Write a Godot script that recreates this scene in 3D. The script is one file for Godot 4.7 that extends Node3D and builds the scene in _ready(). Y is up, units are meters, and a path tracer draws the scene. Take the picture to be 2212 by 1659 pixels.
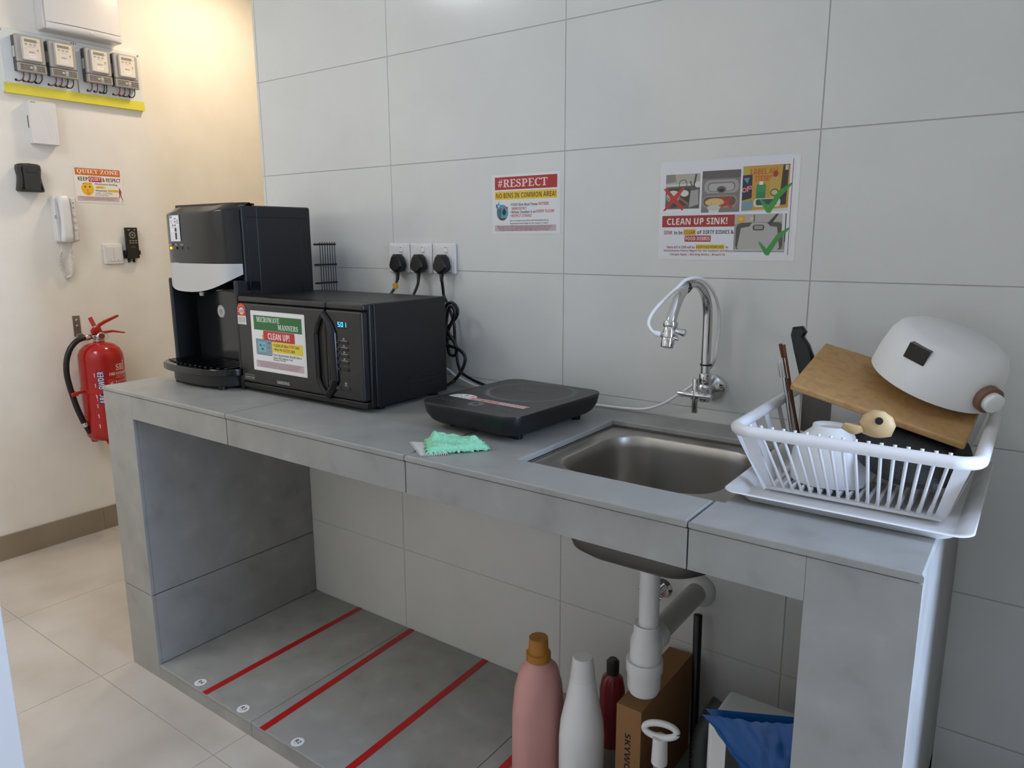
extends Node3D
# A shared kitchen niche: grey tiled counter against a white tiled wall, hall with electricity meters on the left.

const FLOOR_Y := 0.0
const TOP := 0.893          # worktop height
const WX := -1.2127         # left end of the tiled wall and of the counter
const LX := -2.41           # face of the white hall wall
const CEIL := 2.62
var used := {}
var worlds := {}
var M := {}
var rng := RandomNumberGenerator.new()


# ---------------------------------------------------------------- mesh builder
class MB:
	var P := PackedVector3Array()
	var N := PackedVector3Array()
	var U := PackedVector2Array()
	var t := Transform3D()

	func tri(a: Vector3, b: Vector3, c: Vector3, na: Vector3, nb: Vector3, nc: Vector3, ua := Vector2.ZERO, ub := Vector2.ZERO, uc := Vector2.ZERO) -> void:
		var g := (b - a).cross(c - a)
		if g.length_squared() < 1e-20:
			return
		if g.dot(na + nb + nc) > 0.0:   # front faces run clockwise
			P.append_array([t * a, t * c, t * b])
			N.append_array([t.basis * na, t.basis * nc, t.basis * nb])
			U.append_array([ua, uc, ub])
		else:
			P.append_array([t * a, t * b, t * c])
			N.append_array([t.basis * na, t.basis * nb, t.basis * nc])
			U.append_array([ua, ub, uc])

	func quad(a: Vector3, b: Vector3, c: Vector3, d: Vector3, na: Vector3, nb: Vector3, nc: Vector3, nd: Vector3) -> void:
		tri(a, b, c, na, nb, nc)
		tri(a, c, d, na, nc, nd)

	func face(a: Vector3, b: Vector3, c: Vector3, d: Vector3) -> void:   # picture on it: a top left, b top right, c bottom right, d bottom left
		var n := (c - a).cross(b - a).normalized()
		tri(a, b, c, n, n, n, Vector2(0, 0), Vector2(1, 0), Vector2(1, 1))
		tri(a, c, d, n, n, n, Vector2(0, 0), Vector2(1, 1), Vector2(0, 1))

	func box(c: Vector3, s: Vector3, r := 0.0, n := 1) -> void:
		var h := s * 0.5
		r = minf(r, minf(h.x, minf(h.y, h.z)))
		var cuts := []
		for k in 3:
			var l := []
			if r > 0.0:
				for i in n:
					l.append(-(h[k] - r) - r * tan(PI / 4 * (1.0 - float(i) / n)))
				l.append(-(h[k] - r))
				l.append(h[k] - r)
				for i in n:
					l.append((h[k] - r) + r * tan(PI / 4 * (float(i + 1) / n)))
			else:
				l = [-h[k], h[k]]
			cuts.append(l)
		for k in 3:
			var u := (k + 1) % 3
			var v := (k + 2) % 3
			for sg in [-1.0, 1.0]:
				var fn := Vector3.ZERO
				fn[k] = sg
				for i in cuts[u].size() - 1:
					for j in cuts[v].size() - 1:
						var q := []
						var m := []
						for e in [[0, 0], [1, 0], [1, 1], [0, 1]]:
							var p := Vector3.ZERO
							p[k] = sg * h[k]
							p[u] = cuts[u][i + e[0]]
							p[v] = cuts[v][j + e[1]]
							if r > 0.0:
								var inn := p.clamp(-(h - Vector3(r, r, r)), h - Vector3(r, r, r))
								var nn := (p - inn).normalized()
								q.append(c + inn + nn * r)
								m.append(nn)
							else:
								q.append(c + p)
								m.append(fn)
						quad(q[0], q[1], q[2], q[3], m[0], m[1], m[2], m[3])

	func slab(a: Vector3, b: Vector3, r := 0.0, n := 1) -> void:
		box((a + b) * 0.5, (b - a).abs(), r, n)

	func cyl(a: Vector3, b: Vector3, ra: float, rb := -1.0, seg := 20, bev := 0.0) -> void:
		if rb < 0.0:
			rb = ra
		var l := (b - a).length()
		var keep := t
		t = t * Transform3D(basis_along((b - a) / l), a)
		if bev > 0.0:
			lathe([Vector2(0, 0), Vector2(ra - bev, 0), Vector2(ra - bev * 0.3, bev * 0.3), Vector2(ra, bev), Vector2(rb, l - bev), Vector2(rb - bev * 0.3, l - bev * 0.3), Vector2(rb - bev, l), Vector2(0, l)], seg, 0.9)
		else:
			lathe([Vector2(0, 0), Vector2(ra, 0), Vector2(rb, l), Vector2(0, l)], seg, 0.6)
		t = keep

	static func basis_along(y: Vector3) -> Basis:
		var x := Vector3.RIGHT if absf(y.x) < 0.9 else Vector3.FORWARD
		var z := x.cross(y).normalized()
		x = y.cross(z).normalized()
		return Basis(x, y, z)

	func lathe(prof: Array, seg := 28, sharp := 0.7, a0 := 0.0, a1 := TAU, squash := 1.0) -> void:
		var n := prof.size() - 1
		var sn := []
		var arc := [0.0]
		for i in n:
			var d: Vector2 = prof[i + 1] - prof[i]
			arc.append(arc[i] + d.length())
			sn.append(Vector2(d.y, -d.x).normalized())
		for i in n:
			if arc[i + 1] - arc[i] < 1e-7:
				continue
			var m0: Vector2 = sn[i]
			var m1: Vector2 = sn[i]
			if i > 0 and sn[i - 1].dot(sn[i]) > cos(sharp):
				m0 = (sn[i - 1] + sn[i]).normalized()
			if i < n - 1 and sn[i + 1].dot(sn[i]) > cos(sharp):
				m1 = (sn[i + 1] + sn[i]).normalized()
			for k in seg:
				var f0 := float(k) / seg
				var f1 := float(k + 1) / seg
				var q := []
				var w := []
				var uv := []
				for e in [[i, m0, f0], [i, m0, f1], [i + 1, m1, f1], [i + 1, m1, f0]]:
					var a: float = a0 + (a1 - a0) * e[2]
					var p: Vector2 = prof[e[0]]
					q.append(Vector3(p.x * cos(a), p.y, p.x * sin(a) * squash))
					w.append(Vector3(e[1].x * cos(a), e[1].y, e[1].x * sin(a) / squash).normalized())
					uv.append(Vector2(e[2], 1.0 - arc[e[0]] / arc[n]))
				tri(q[0], q[1], q[2], w[0], w[1], w[2], uv[0], uv[1], uv[2])
				tri(q[0], q[2], q[3], w[0], w[2], w[3], uv[0], uv[2], uv[3])

	func tube(path: Array, rad: Variant, seg := 10, caps := true) -> void:
		var n := path.size()
		var rings := []
		var norms := []
		var tan0: Vector3 = (path[1] - path[0]).normalized()
		var b := basis_along(tan0)
		var x := b.x
		for i in n:
			var tg: Vector3 = (path[mini(i + 1, n - 1)] - path[maxi(i - 1, 0)]).normalized()
			x = (x - tg * x.dot(tg)).normalized()
			var z := x.cross(tg).normalized()
			var r: float = rad[i] if rad is Array else rad
			var ring := []
			var nr := []
			for k in seg:
				var a := TAU * k / seg
				var d := x * cos(a) + z * sin(a)
				ring.append(path[i] + d * r)
				nr.append(d)
			rings.append(ring)
			norms.append(nr)
		for i in n - 1:
			for k in seg:
				var l := (k + 1) % seg
				quad(rings[i][k], rings[i][l], rings[i + 1][l], rings[i + 1][k], norms[i][k], norms[i][l], norms[i + 1][l], norms[i + 1][k])
		if caps:
			fan(rings[0], -tan0)
			fan(rings[n - 1], (path[n - 1] - path[n - 2]).normalized())

	func fan(ring: Array, nn: Vector3) -> void:
		var c := Vector3.ZERO
		for p in ring:
			c += p
		c /= ring.size()
		for k in ring.size():
			tri(c, ring[k], ring[(k + 1) % ring.size()], nn, nn, nn)

	# rows of points; wrap closes each row. Smooth normals from neighbours.
	func grid(g: Array, wrap := false, flip := false, uvs := false) -> void:
		var R := g.size()
		var S: int = g[0].size()
		var nn := []
		for i in R:
			var row := []
			for j in S:
				var jm := (j - 1 + S) % S if wrap else maxi(j - 1, 0)
				var jp := (j + 1) % S if wrap else mini(j + 1, S - 1)
				var du: Vector3 = g[i][jp] - g[i][jm]
				var dv: Vector3 = g[mini(i + 1, R - 1)][j] - g[maxi(i - 1, 0)][j]
				var m := du.cross(dv)
				m = m.normalized() if m.length() > 1e-12 else Vector3.UP
				row.append(-m if flip else m)
			nn.append(row)
		for i in R - 1:
			for j in (S if wrap else S - 1):
				var l := (j + 1) % S
				var u0 := Vector2(float(j) / (S - 1), float(i) / (R - 1))
				var u1 := Vector2(float(j + 1) / (S - 1), float(i + 1) / (R - 1))
				tri(g[i][j], g[i][l], g[i + 1][l], nn[i][j], nn[i][l], nn[i + 1][l], u0, Vector2(u1.x, u0.y), u1)
				tri(g[i][j], g[i + 1][l], g[i + 1][j], nn[i][j], nn[i + 1][l], nn[i + 1][j], u0, u1, Vector2(u0.x, u1.y))

	func loft(rings: Array, flip := false) -> void:
		grid(rings, true, flip)
		var up: Vector3 = (rings[-1][0] - rings[0][0]).normalized()
		fan(rings[0], -up)
		fan(rings[-1], up)

	# outline in x,y; from z = 0 to z = d
	func extrude(poly: PackedVector2Array, d: float, bev := 0.0, sharp := 0.6) -> void:
		if Geometry2D.is_polygon_clockwise(poly):
			poly = poly.duplicate()
			poly.reverse()
		var n := poly.size()
		var en := []
		for i in n:
			var e := poly[(i + 1) % n] - poly[i]
			en.append(Vector2(e.y, -e.x).normalized())
		var inset := PackedVector2Array()
		for i in n:
			var a: Vector2 = en[(i - 1 + n) % n]
			var b: Vector2 = en[i]
			inset.append(poly[i] - (a + b) / maxf(1.0 + a.dot(b), 0.3) * bev)
		var tris := Geometry2D.triangulate_polygon(inset)
		var Z := Vector3(0, 0, 1)
		for i in range(0, tris.size(), 3):
			var q := [inset[tris[i]], inset[tris[i + 1]], inset[tris[i + 2]]]
			tri(v3(q[0], d), v3(q[1], d), v3(q[2], d), Z, Z, Z)
			tri(v3(q[0], 0), v3(q[1], 0), v3(q[2], 0), -Z, -Z, -Z)
		for i in n:
			var j := (i + 1) % n
			var a: Vector2 = en[i]
			var b: Vector2 = en[i]
			if en[(i - 1 + n) % n].dot(en[i]) > cos(sharp):
				a = (en[(i - 1 + n) % n] + en[i]).normalized()
			if en[j].dot(en[i]) > cos(sharp):
				b = (en[j] + en[i]).normalized()
			var na := v3(a, 0)
			var nb := v3(b, 0)
			quad(v3(poly[i], bev), v3(poly[j], bev), v3(poly[j], d - bev), v3(poly[i], d - bev), na, nb, nb, na)
			if bev > 0.0:
				quad(v3(poly[i], d - bev), v3(poly[j], d - bev), v3(inset[j], d), v3(inset[i], d), na, nb, (nb + Z).normalized(), (na + Z).normalized())
				quad(v3(poly[i], bev), v3(poly[j], bev), v3(inset[j], 0), v3(inset[i], 0), na, nb, (nb - Z).normalized(), (na - Z).normalized())

	static func v3(p: Vector2, z: float) -> Vector3:
		return Vector3(p.x, p.y, z)

	func mesh(inv := Transform3D()) -> ArrayMesh:
		var p := P
		var nn := N
		if inv != Transform3D():
			p = inv * P
			nn = PackedVector3Array()
			for q in N:
				nn.append((inv.basis * q).normalized())
		else:
			nn = PackedVector3Array()
			for q in N:
				nn.append(q.normalized())
		var a := []
		a.resize(Mesh.ARRAY_MAX)
		a[Mesh.ARRAY_VERTEX] = p
		a[Mesh.ARRAY_NORMAL] = nn
		a[Mesh.ARRAY_TEX_UV] = U
		var m := ArrayMesh.new()
		m.add_surface_from_arrays(Mesh.PRIMITIVE_TRIANGLES, a)
		return m


func rrect(w: float, h: float, r: float, n := 5) -> PackedVector2Array:
	var o := PackedVector2Array()
	for c in [[1, 1, 0], [-1, 1, 1], [-1, -1, 2], [1, -1, 3]]:
		for i in n + 1:
			var a: float = (c[2] + float(i) / n) * PI / 2
			o.append(Vector2(c[0] * (w / 2 - r) + cos(a) * r, c[1] * (h / 2 - r) + sin(a) * r))
	return o


func spline(pts: Array, n := 8) -> Array:
	var o := []
	for i in pts.size() - 1:
		var a: Vector3 = pts[maxi(i - 1, 0)]
		var b: Vector3 = pts[i]
		var c: Vector3 = pts[i + 1]
		var d: Vector3 = pts[mini(i + 2, pts.size() - 1)]
		for k in n:
			o.append(b.cubic_interpolate(c, a, d, float(k) / n))
	o.append(pts[-1])
	return o


# ---------------------------------------------------------------- print on flat things
class Painter:
	var im: Image
	var W: int
	var H: int
	var s := 2
	var dx := 0.0
	var dy := 0.0
	static var glyphs := {}

	func _init(w: int, h: int, bg: Color) -> void:
		W = w
		H = h
		im = Image.create(w * s, h * s, false, Image.FORMAT_RGBA8)
		im.fill(bg)

	func rect(x: float, y: float, w: float, h: float, c: Color) -> void:
		im.fill_rect(Rect2i(roundi((x + dx) * s), roundi((y + dy) * s), maxi(1, roundi(w * s)), maxi(1, roundi(h * s))), c)

	func poly(pts: Array, c: Color) -> void:   # even-odd scanlines
		var q := PackedVector2Array()
		var lo := 1e9
		var hi := -1e9
		for p in pts:
			var v: Vector2 = (p + Vector2(dx, dy)) * s
			q.append(v)
			lo = minf(lo, v.y)
			hi = maxf(hi, v.y)
		for y in range(maxi(0, floori(lo)), mini(H * s - 1, ceili(hi)) + 1):
			var yc := y + 0.5
			var xs := []
			for i in q.size():
				var a := q[i]
				var b := q[(i + 1) % q.size()]
				if (a.y <= yc) != (b.y <= yc):
					xs.append(a.x + (yc - a.y) / (b.y - a.y) * (b.x - a.x))
			xs.sort()
			for i in range(0, xs.size() - 1, 2):
				var x0 := roundi(xs[i])
				var x1 := roundi(xs[i + 1])
				if x1 > x0:
					im.fill_rect(Rect2i(x0, y, x1 - x0, 1), c)

	func oval(x: float, y: float, rx: float, ry: float, c: Color) -> void:
		var p := []
		for i in 40:
			p.append(Vector2(x + cos(TAU * i / 40) * rx, y + sin(TAU * i / 40) * ry))
		poly(p, c)

	func ring(x: float, y: float, rx: float, ry: float, w: float, c: Color, a0 := 0.0, a1 := TAU) -> void:
		for i in 40:
			var a := a0 + (a1 - a0) * i / 40
			var b := a0 + (a1 - a0) * (i + 1) / 40
			poly([Vector2(x + cos(a) * rx, y + sin(a) * ry), Vector2(x + cos(b) * rx, y + sin(b) * ry), Vector2(x + cos(b) * (rx - w), y + sin(b) * (ry - w)), Vector2(x + cos(a) * (rx - w), y + sin(a) * (ry - w))], c)

	func rr(x: float, y: float, w: float, h: float, r: float, c: Color) -> void:
		var p := []
		for k in [[1, 1, 0], [-1, 1, 1], [-1, -1, 2], [1, -1, 3]]:
			for i in 7:
				var a: float = (k[2] + i / 6.0) * PI / 2
				p.append(Vector2(x + w / 2 + k[0] * (w / 2 - r) + cos(a) * r, y + h / 2 + k[1] * (h / 2 - r) + sin(a) * r))
		poly(p, c)

	func line(a: Vector2, b: Vector2, w: float, c: Color) -> void:
		var n := (b - a).orthogonal().normalized() * w * 0.5
		poly([a + n, b + n, b - n, a - n], c)

	static func outline(txt: String, face: String, bold: bool) -> PackedVector2Array:
		var key := txt + face + str(bold)
		if not glyphs.has(key):
			var f := SystemFont.new()
			f.font_names = PackedStringArray([face])
			f.font_weight = 700 if bold else 400
			var tm := TextMesh.new()
			tm.font = f
			tm.font_size = 48
			tm.pixel_size = 1.0
			tm.depth = 0.0
			tm.curve_step = 1.0
			tm.text = txt
			tm.horizontal_alignment = HORIZONTAL_ALIGNMENT_LEFT
			tm.vertical_alignment = VERTICAL_ALIGNMENT_BOTTOM
			var o := PackedVector2Array()
			var arr := tm.get_mesh_arrays()
			if arr.size() and arr[Mesh.ARRAY_VERTEX] != null:
				var v: PackedVector3Array = arr[Mesh.ARRAY_VERTEX]
				var ix = arr[Mesh.ARRAY_INDEX]
				if ix != null and ix.size():
					for i in ix:
						o.append(Vector2(v[i].x, v[i].y))
				else:
					for p in v:
						o.append(Vector2(p.x, p.y))
			# scale so that a capital is one unit high, baseline at zero
			var lo := Vector2(1e9, 1e9)
			var hi := Vector2(-1e9, -1e9)
			for p in o:
				lo = lo.min(p)
				hi = hi.max(p)
			glyphs[key] = o
		return glyphs[key]

	# the text fills the box x, y, w, h (h is the height of its outline); turn in quarter turns clockwise
	func text(txt: String, x: float, y: float, w: float, h: float, c: Color, bold := true, face := "Droid Sans", quarter := 0) -> void:
		var o := outline(txt, face, bold)
		var lo := Vector2(1e9, 1e9)
		var hi := Vector2(-1e9, -1e9)
		for p in o:
			lo = lo.min(p)
			hi = hi.max(p)
		var d := (hi - lo).max(Vector2(1e-3, 1e-3))
		for i in range(0, o.size() - 2, 3):
			var q := []
			for k in 3:
				var p := (o[i + k] - lo) / d
				p.y = 1.0 - p.y
				for r in quarter:
					p = Vector2(1.0 - p.y, p.x)
				q.append(Vector2(x + p.x * w, y + p.y * h))
			poly(q, c)

	func dashes(x: float, y: float, w: float, h: float, c: Color, seed_: int) -> void:   # print too small to read
		var r := RandomNumberGenerator.new()
		r.seed = seed_
		var px := x
		while px < x + w:
			var l := r.randf_range(0.8, 4.5) * h
			l = minf(l, x + w - px)
			rect(px, y + h * r.randf_range(0.0, 0.25), l, h * r.randf_range(0.6, 0.95), c)
			px += l + h * r.randf_range(0.35, 0.8)

	func tex() -> ImageTexture:
		im.resize(W, H, Image.INTERPOLATE_BILINEAR)
		return ImageTexture.create_from_image(im)


# ---------------------------------------------------------------- scene helpers
func numbered(n: String) -> String:
	used[n] = used.get(n, -1) + 1
	return n if used[n] == 0 else "%s_%03d" % [n, used[n]]


func thing(called: String, label: String, category: String, at := Vector3.ZERO, group := "", world := true) -> Node3D:
	var o := Node3D.new()
	o.name = numbered(called)
	add_child(o, true)
	o.position = at
	tag(o, label, category, group)
	worlds[o] = Transform3D(Basis(), -at) if world else Transform3D()
	return o


func tag(o: Node, label: String, category: String, group := "") -> void:
	if label:
		o.set_meta("label", label)
	if category:
		o.set_meta("category", category)
	if group:
		o.set_meta("group", group)


func part(called: String, b: MB, m: Material, parent: Node3D, label := "") -> MeshInstance3D:
	var o := MeshInstance3D.new()
	o.name = called
	var inv: Transform3D = worlds.get(parent, Transform3D())
	o.mesh = b.mesh(inv)
	o.material_override = m
	parent.add_child(o, true)
	worlds[o] = inv
	if label:
		o.set_meta("label", label)
	return o


func solo(called: String, b: MB, m: Material, label: String, category: String, at := Vector3.ZERO, group := "") -> MeshInstance3D:
	var o := MeshInstance3D.new()
	o.name = numbered(called)
	o.mesh = b.mesh(Transform3D(Basis(), -at))
	o.material_override = m
	add_child(o, true)
	o.position = at
	worlds[o] = Transform3D(Basis(), -at)
	tag(o, label, category, group)
	return o


func struct(called: String, b: MB, m: Material) -> MeshInstance3D:
	var o := solo(called, b, m, "", "")
	o.set_meta("kind", "structure")
	return o


func mat(c: Color, rough := 0.5, metal := 0.0, spec := 0.5) -> StandardMaterial3D:
	var m := StandardMaterial3D.new()
	m.albedo_color = c
	m.roughness = rough
	m.metallic = metal
	m.metallic_specular = spec
	return m


func rgb(r: int, g: int, b: int) -> Color:
	return Color8(r, g, b)


func ntex(seed_: int, freq: float, stops: Array, oct := 4, size := 512, normal := false, type := FastNoiseLite.TYPE_SIMPLEX_SMOOTH) -> NoiseTexture2D:
	var f := FastNoiseLite.new()
	f.seed = seed_
	f.frequency = freq
	f.noise_type = type
	f.fractal_octaves = oct
	var x := NoiseTexture2D.new()
	x.noise = f
	x.width = size
	x.height = size
	x.seamless = true
	if normal:
		x.as_normal_map = true
	elif stops.size():
		var g := Gradient.new()
		var off := PackedFloat32Array()
		var col := PackedColorArray()
		for i in stops.size():
			off.append(float(i) / (stops.size() - 1))
			col.append(stops[i])
		g.offsets = off
		g.colors = col
		x.color_ramp = g
	return x


func tri_mat(tex: Texture2D, scale: float, rough := 0.5, world := true) -> StandardMaterial3D:
	var m := mat(Color.WHITE, rough)
	m.albedo_texture = tex
	m.uv1_triplanar = true
	m.uv1_world_triplanar = world
	m.uv1_scale = Vector3(scale, scale, scale)
	return m


func print_mat(p: Painter, rough := 0.35) -> StandardMaterial3D:
	var m := mat(Color.WHITE, rough)
	m.albedo_texture = p.tex()
	m.texture_repeat = false
	return m


func _ready() -> void:
	rng.seed = 7
	setup_view()
	make_materials()
	room()
	counter()
	sink()
	tap()
	water_tube()
	dispenser()
	microwave()
	hob()
	cloths()
	sockets()
	hall_wall()
	notices()
	dish_rack()
	under_counter()


func setup_view() -> void:
	var cam := Camera3D.new()
	cam.name = "camera"
	add_child(cam)
	cam.position = Vector3(0.99817, 1.31038, 1.59981)
	cam.rotation_order = EULER_ORDER_YXZ
	cam.rotation_degrees = Vector3(-11.213, 35.979, -0.225)
	cam.fov = 55.332
	cam.near = 0.02
	cam.far = 60.0
	cam.current = true
	var e := Environment.new()
	e.background_mode = Environment.BG_SKY
	var sky := Sky.new()
	var sm := ProceduralSkyMaterial.new()      # an overcast, slightly blue sky
	sm.sky_top_color = rgb(176, 200, 232)
	sm.sky_horizon_color = rgb(205, 220, 240)
	sm.ground_bottom_color = rgb(120, 122, 124)
	sm.ground_horizon_color = rgb(170, 178, 188)
	sm.sky_energy_multiplier = 1.6
	sm.ground_energy_multiplier = 1.0
	sky.sky_material = sm
	e.sky = sky
	e.tonemap_mode = Environment.TONE_MAPPER_LINEAR
	e.tonemap_exposure = 1.0
	e.sdfgi_enabled = true
	e.ssao_enabled = true
	e.ssil_enabled = true
	var w := WorldEnvironment.new()
	w.name = "world"
	w.environment = e
	add_child(w)
	# unseen window light from the right, placed to light the counter end
	area_light("unseen_daylight", Vector3(1.93, 1.25, 0.68), Vector3(-1, 0, 0), Vector2(0.36, 1.9), rgb(190, 214, 255), 4.2)
	# unseen ceiling lamp lighting the tiles; added fill bounced off the wall behind camera
	area_light("unseen_ceiling_lamp", Vector3(-1.5, 2.57, 1.4), Vector3(0, -1, 0), Vector2(0.5, 0.5), rgb(248, 250, 255), 1.15)
	area_light("added_fill_light", Vector3(-0.9, 2.5, 1.75), Vector3(-0.25, -0.75, 0.62).normalized(), Vector2(0.9, 0.25), rgb(248, 250, 255), 1.9)
	# warm hall downlight round the corner of the tiled wall
	area_light("hall_lamp_light", Vector3(-1.93, 2.57, -0.55), Vector3(0, -1, 0), Vector2(0.16, 0.16), rgb(255, 232, 200), 1.0)


func area_light(called: String, at: Vector3, towards: Vector3, size: Vector2, c: Color, energy: float) -> void:
	var l := AreaLight3D.new()
	l.name = called
	l.area_size = size
	l.area_normalize_energy = true
	l.light_color = c
	l.light_energy = energy
	l.shadow_enabled = true
	l.area_range = 12.0
	l.area_attenuation = 2.0
	add_child(l)
	l.position = at
	l.basis = Basis.looking_at(towards, Vector3.UP if absf(towards.y) < 0.9 else Vector3.FORWARD)


func make_materials() -> void:
	M.tile = tri_mat(ntex(3, 0.004, [rgb(215, 215, 210), rgb(221, 221, 216)], 3), 1.0, 0.16)
	M.grout = mat(rgb(186, 186, 181), 0.9)
	M.grout_light = mat(rgb(206, 204, 198), 0.9)
	M.white_wall = tri_mat(ntex(5, 0.01, [rgb(232, 227, 216), rgb(238, 233, 223)], 3), 1.0, 0.7)
	M.ceiling = mat(rgb(238, 236, 230), 0.85)
	M.floor = tri_mat(ntex(8, 0.006, [rgb(176, 167, 154), rgb(188, 179, 167), rgb(196, 188, 177)], 5), 0.9, 0.28)
	M.floor_grout = mat(rgb(150, 140, 126), 0.9)
	M.skirting = tri_mat(ntex(9, 0.006, [rgb(140, 126, 106), rgb(152, 138, 118)], 4), 1.0, 0.35)
	M.cement = tri_mat(ntex(12, 0.012, [rgb(138, 137, 132), rgb(150, 149, 144), rgb(154, 153, 148), rgb(164, 163, 158)], 6), 1.1, 0.42)
	M.cement.heightmap_enabled = false
	M.white = mat(rgb(232, 232, 230), 0.35)
	M.black = mat(rgb(16, 16, 17), 0.35)
	M.chrome = mat(rgb(205, 205, 205), 0.09, 1.0)
	M.steel = mat(rgb(176, 172, 166), 0.34, 1.0)
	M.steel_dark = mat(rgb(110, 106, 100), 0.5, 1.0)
	M.tube_white = mat(rgb(236, 236, 232), 0.4)
	M.black_plastic = tri_mat(ntex(21, 0.2, [rgb(13, 13, 14), rgb(22, 22, 23)], 2, 256), 6.0, 0.42, false)
	M.black_gloss = mat(rgb(9, 9, 10), 0.12)
	M.dispenser_front = mat(rgb(24, 24, 25), 0.16)
	M.dispenser_back = mat(rgb(30, 32, 35), 0.14)
	M.silver = mat(rgb(196, 197, 199), 0.42, 0.75)
	M.nozzle = mat(rgb(222, 222, 222), 0.3)
	M.led = mat(rgb(255, 190, 60), 0.4)
	M.led.emission_enabled = true
	M.led.emission = rgb(255, 170, 30)
	M.led.emission_energy_multiplier = 1.6
	M.mw_front = mat(rgb(34, 33, 34), 0.3)
	M.mw_dark = mat(rgb(14, 14, 14), 0.28)
	M.display_back = mat(rgb(4, 14, 40), 0.15)
	M.display_digit = mat(rgb(120, 220, 255), 0.4)
	M.display_digit.emission_enabled = true
	M.display_digit.emission = rgb(60, 190, 255)
	M.display_digit.emission_energy_multiplier = 1.8
	M.hob_glass = mat(rgb(26, 25, 25), 0.34)
	M.hob_grey = mat(rgb(92, 94, 96), 0.4)
	M.cloth_green = tri_mat(ntex(31, 0.03, [rgb(116, 190, 148), rgb(146, 214, 176), rgb(164, 226, 192)], 4), 9.0, 0.95)
	M.cloth_green.heightmap_enabled = true
	M.cloth_green.heightmap_texture = ntex(33, 0.12, [], 3, 256)
	M.cloth_green.heightmap_scale = 0.18
	M.cloth_grey = mat(rgb(206, 202, 196), 0.95)
	M.white_plastic = mat(rgb(226, 224, 222), 0.3)
	M.board = mat(rgb(222, 226, 222), 0.5)
	M.tape_yellow = mat(rgb(226, 214, 72), 0.35)
	M.meter_base = mat(rgb(84, 82, 76), 0.5)
	M.meter_cover = mat(rgb(176, 172, 166), 0.3)
	M.meter_clear = mat(rgb(196, 192, 186), 0.15)
	M.wire_red = mat(rgb(120, 36, 34), 0.4)
	M.lockbox = tri_mat(ntex(41, 0.15, [rgb(40, 40, 38), rgb(56, 55, 52)], 2, 256), 8.0, 0.5, false)
	M.remote = mat(rgb(26, 22, 18), 0.4)
	M.remote_key = mat(rgb(150, 144, 132), 0.5)
	M.laminate = mat(rgb(230, 229, 226), 0.2)
	M.red_gloss = mat(rgb(168, 22, 20), 0.16)
	M.red_plastic = mat(rgb(176, 28, 28), 0.35)
	M.bracket = mat(rgb(150, 148, 142), 0.35, 0.9)


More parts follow.
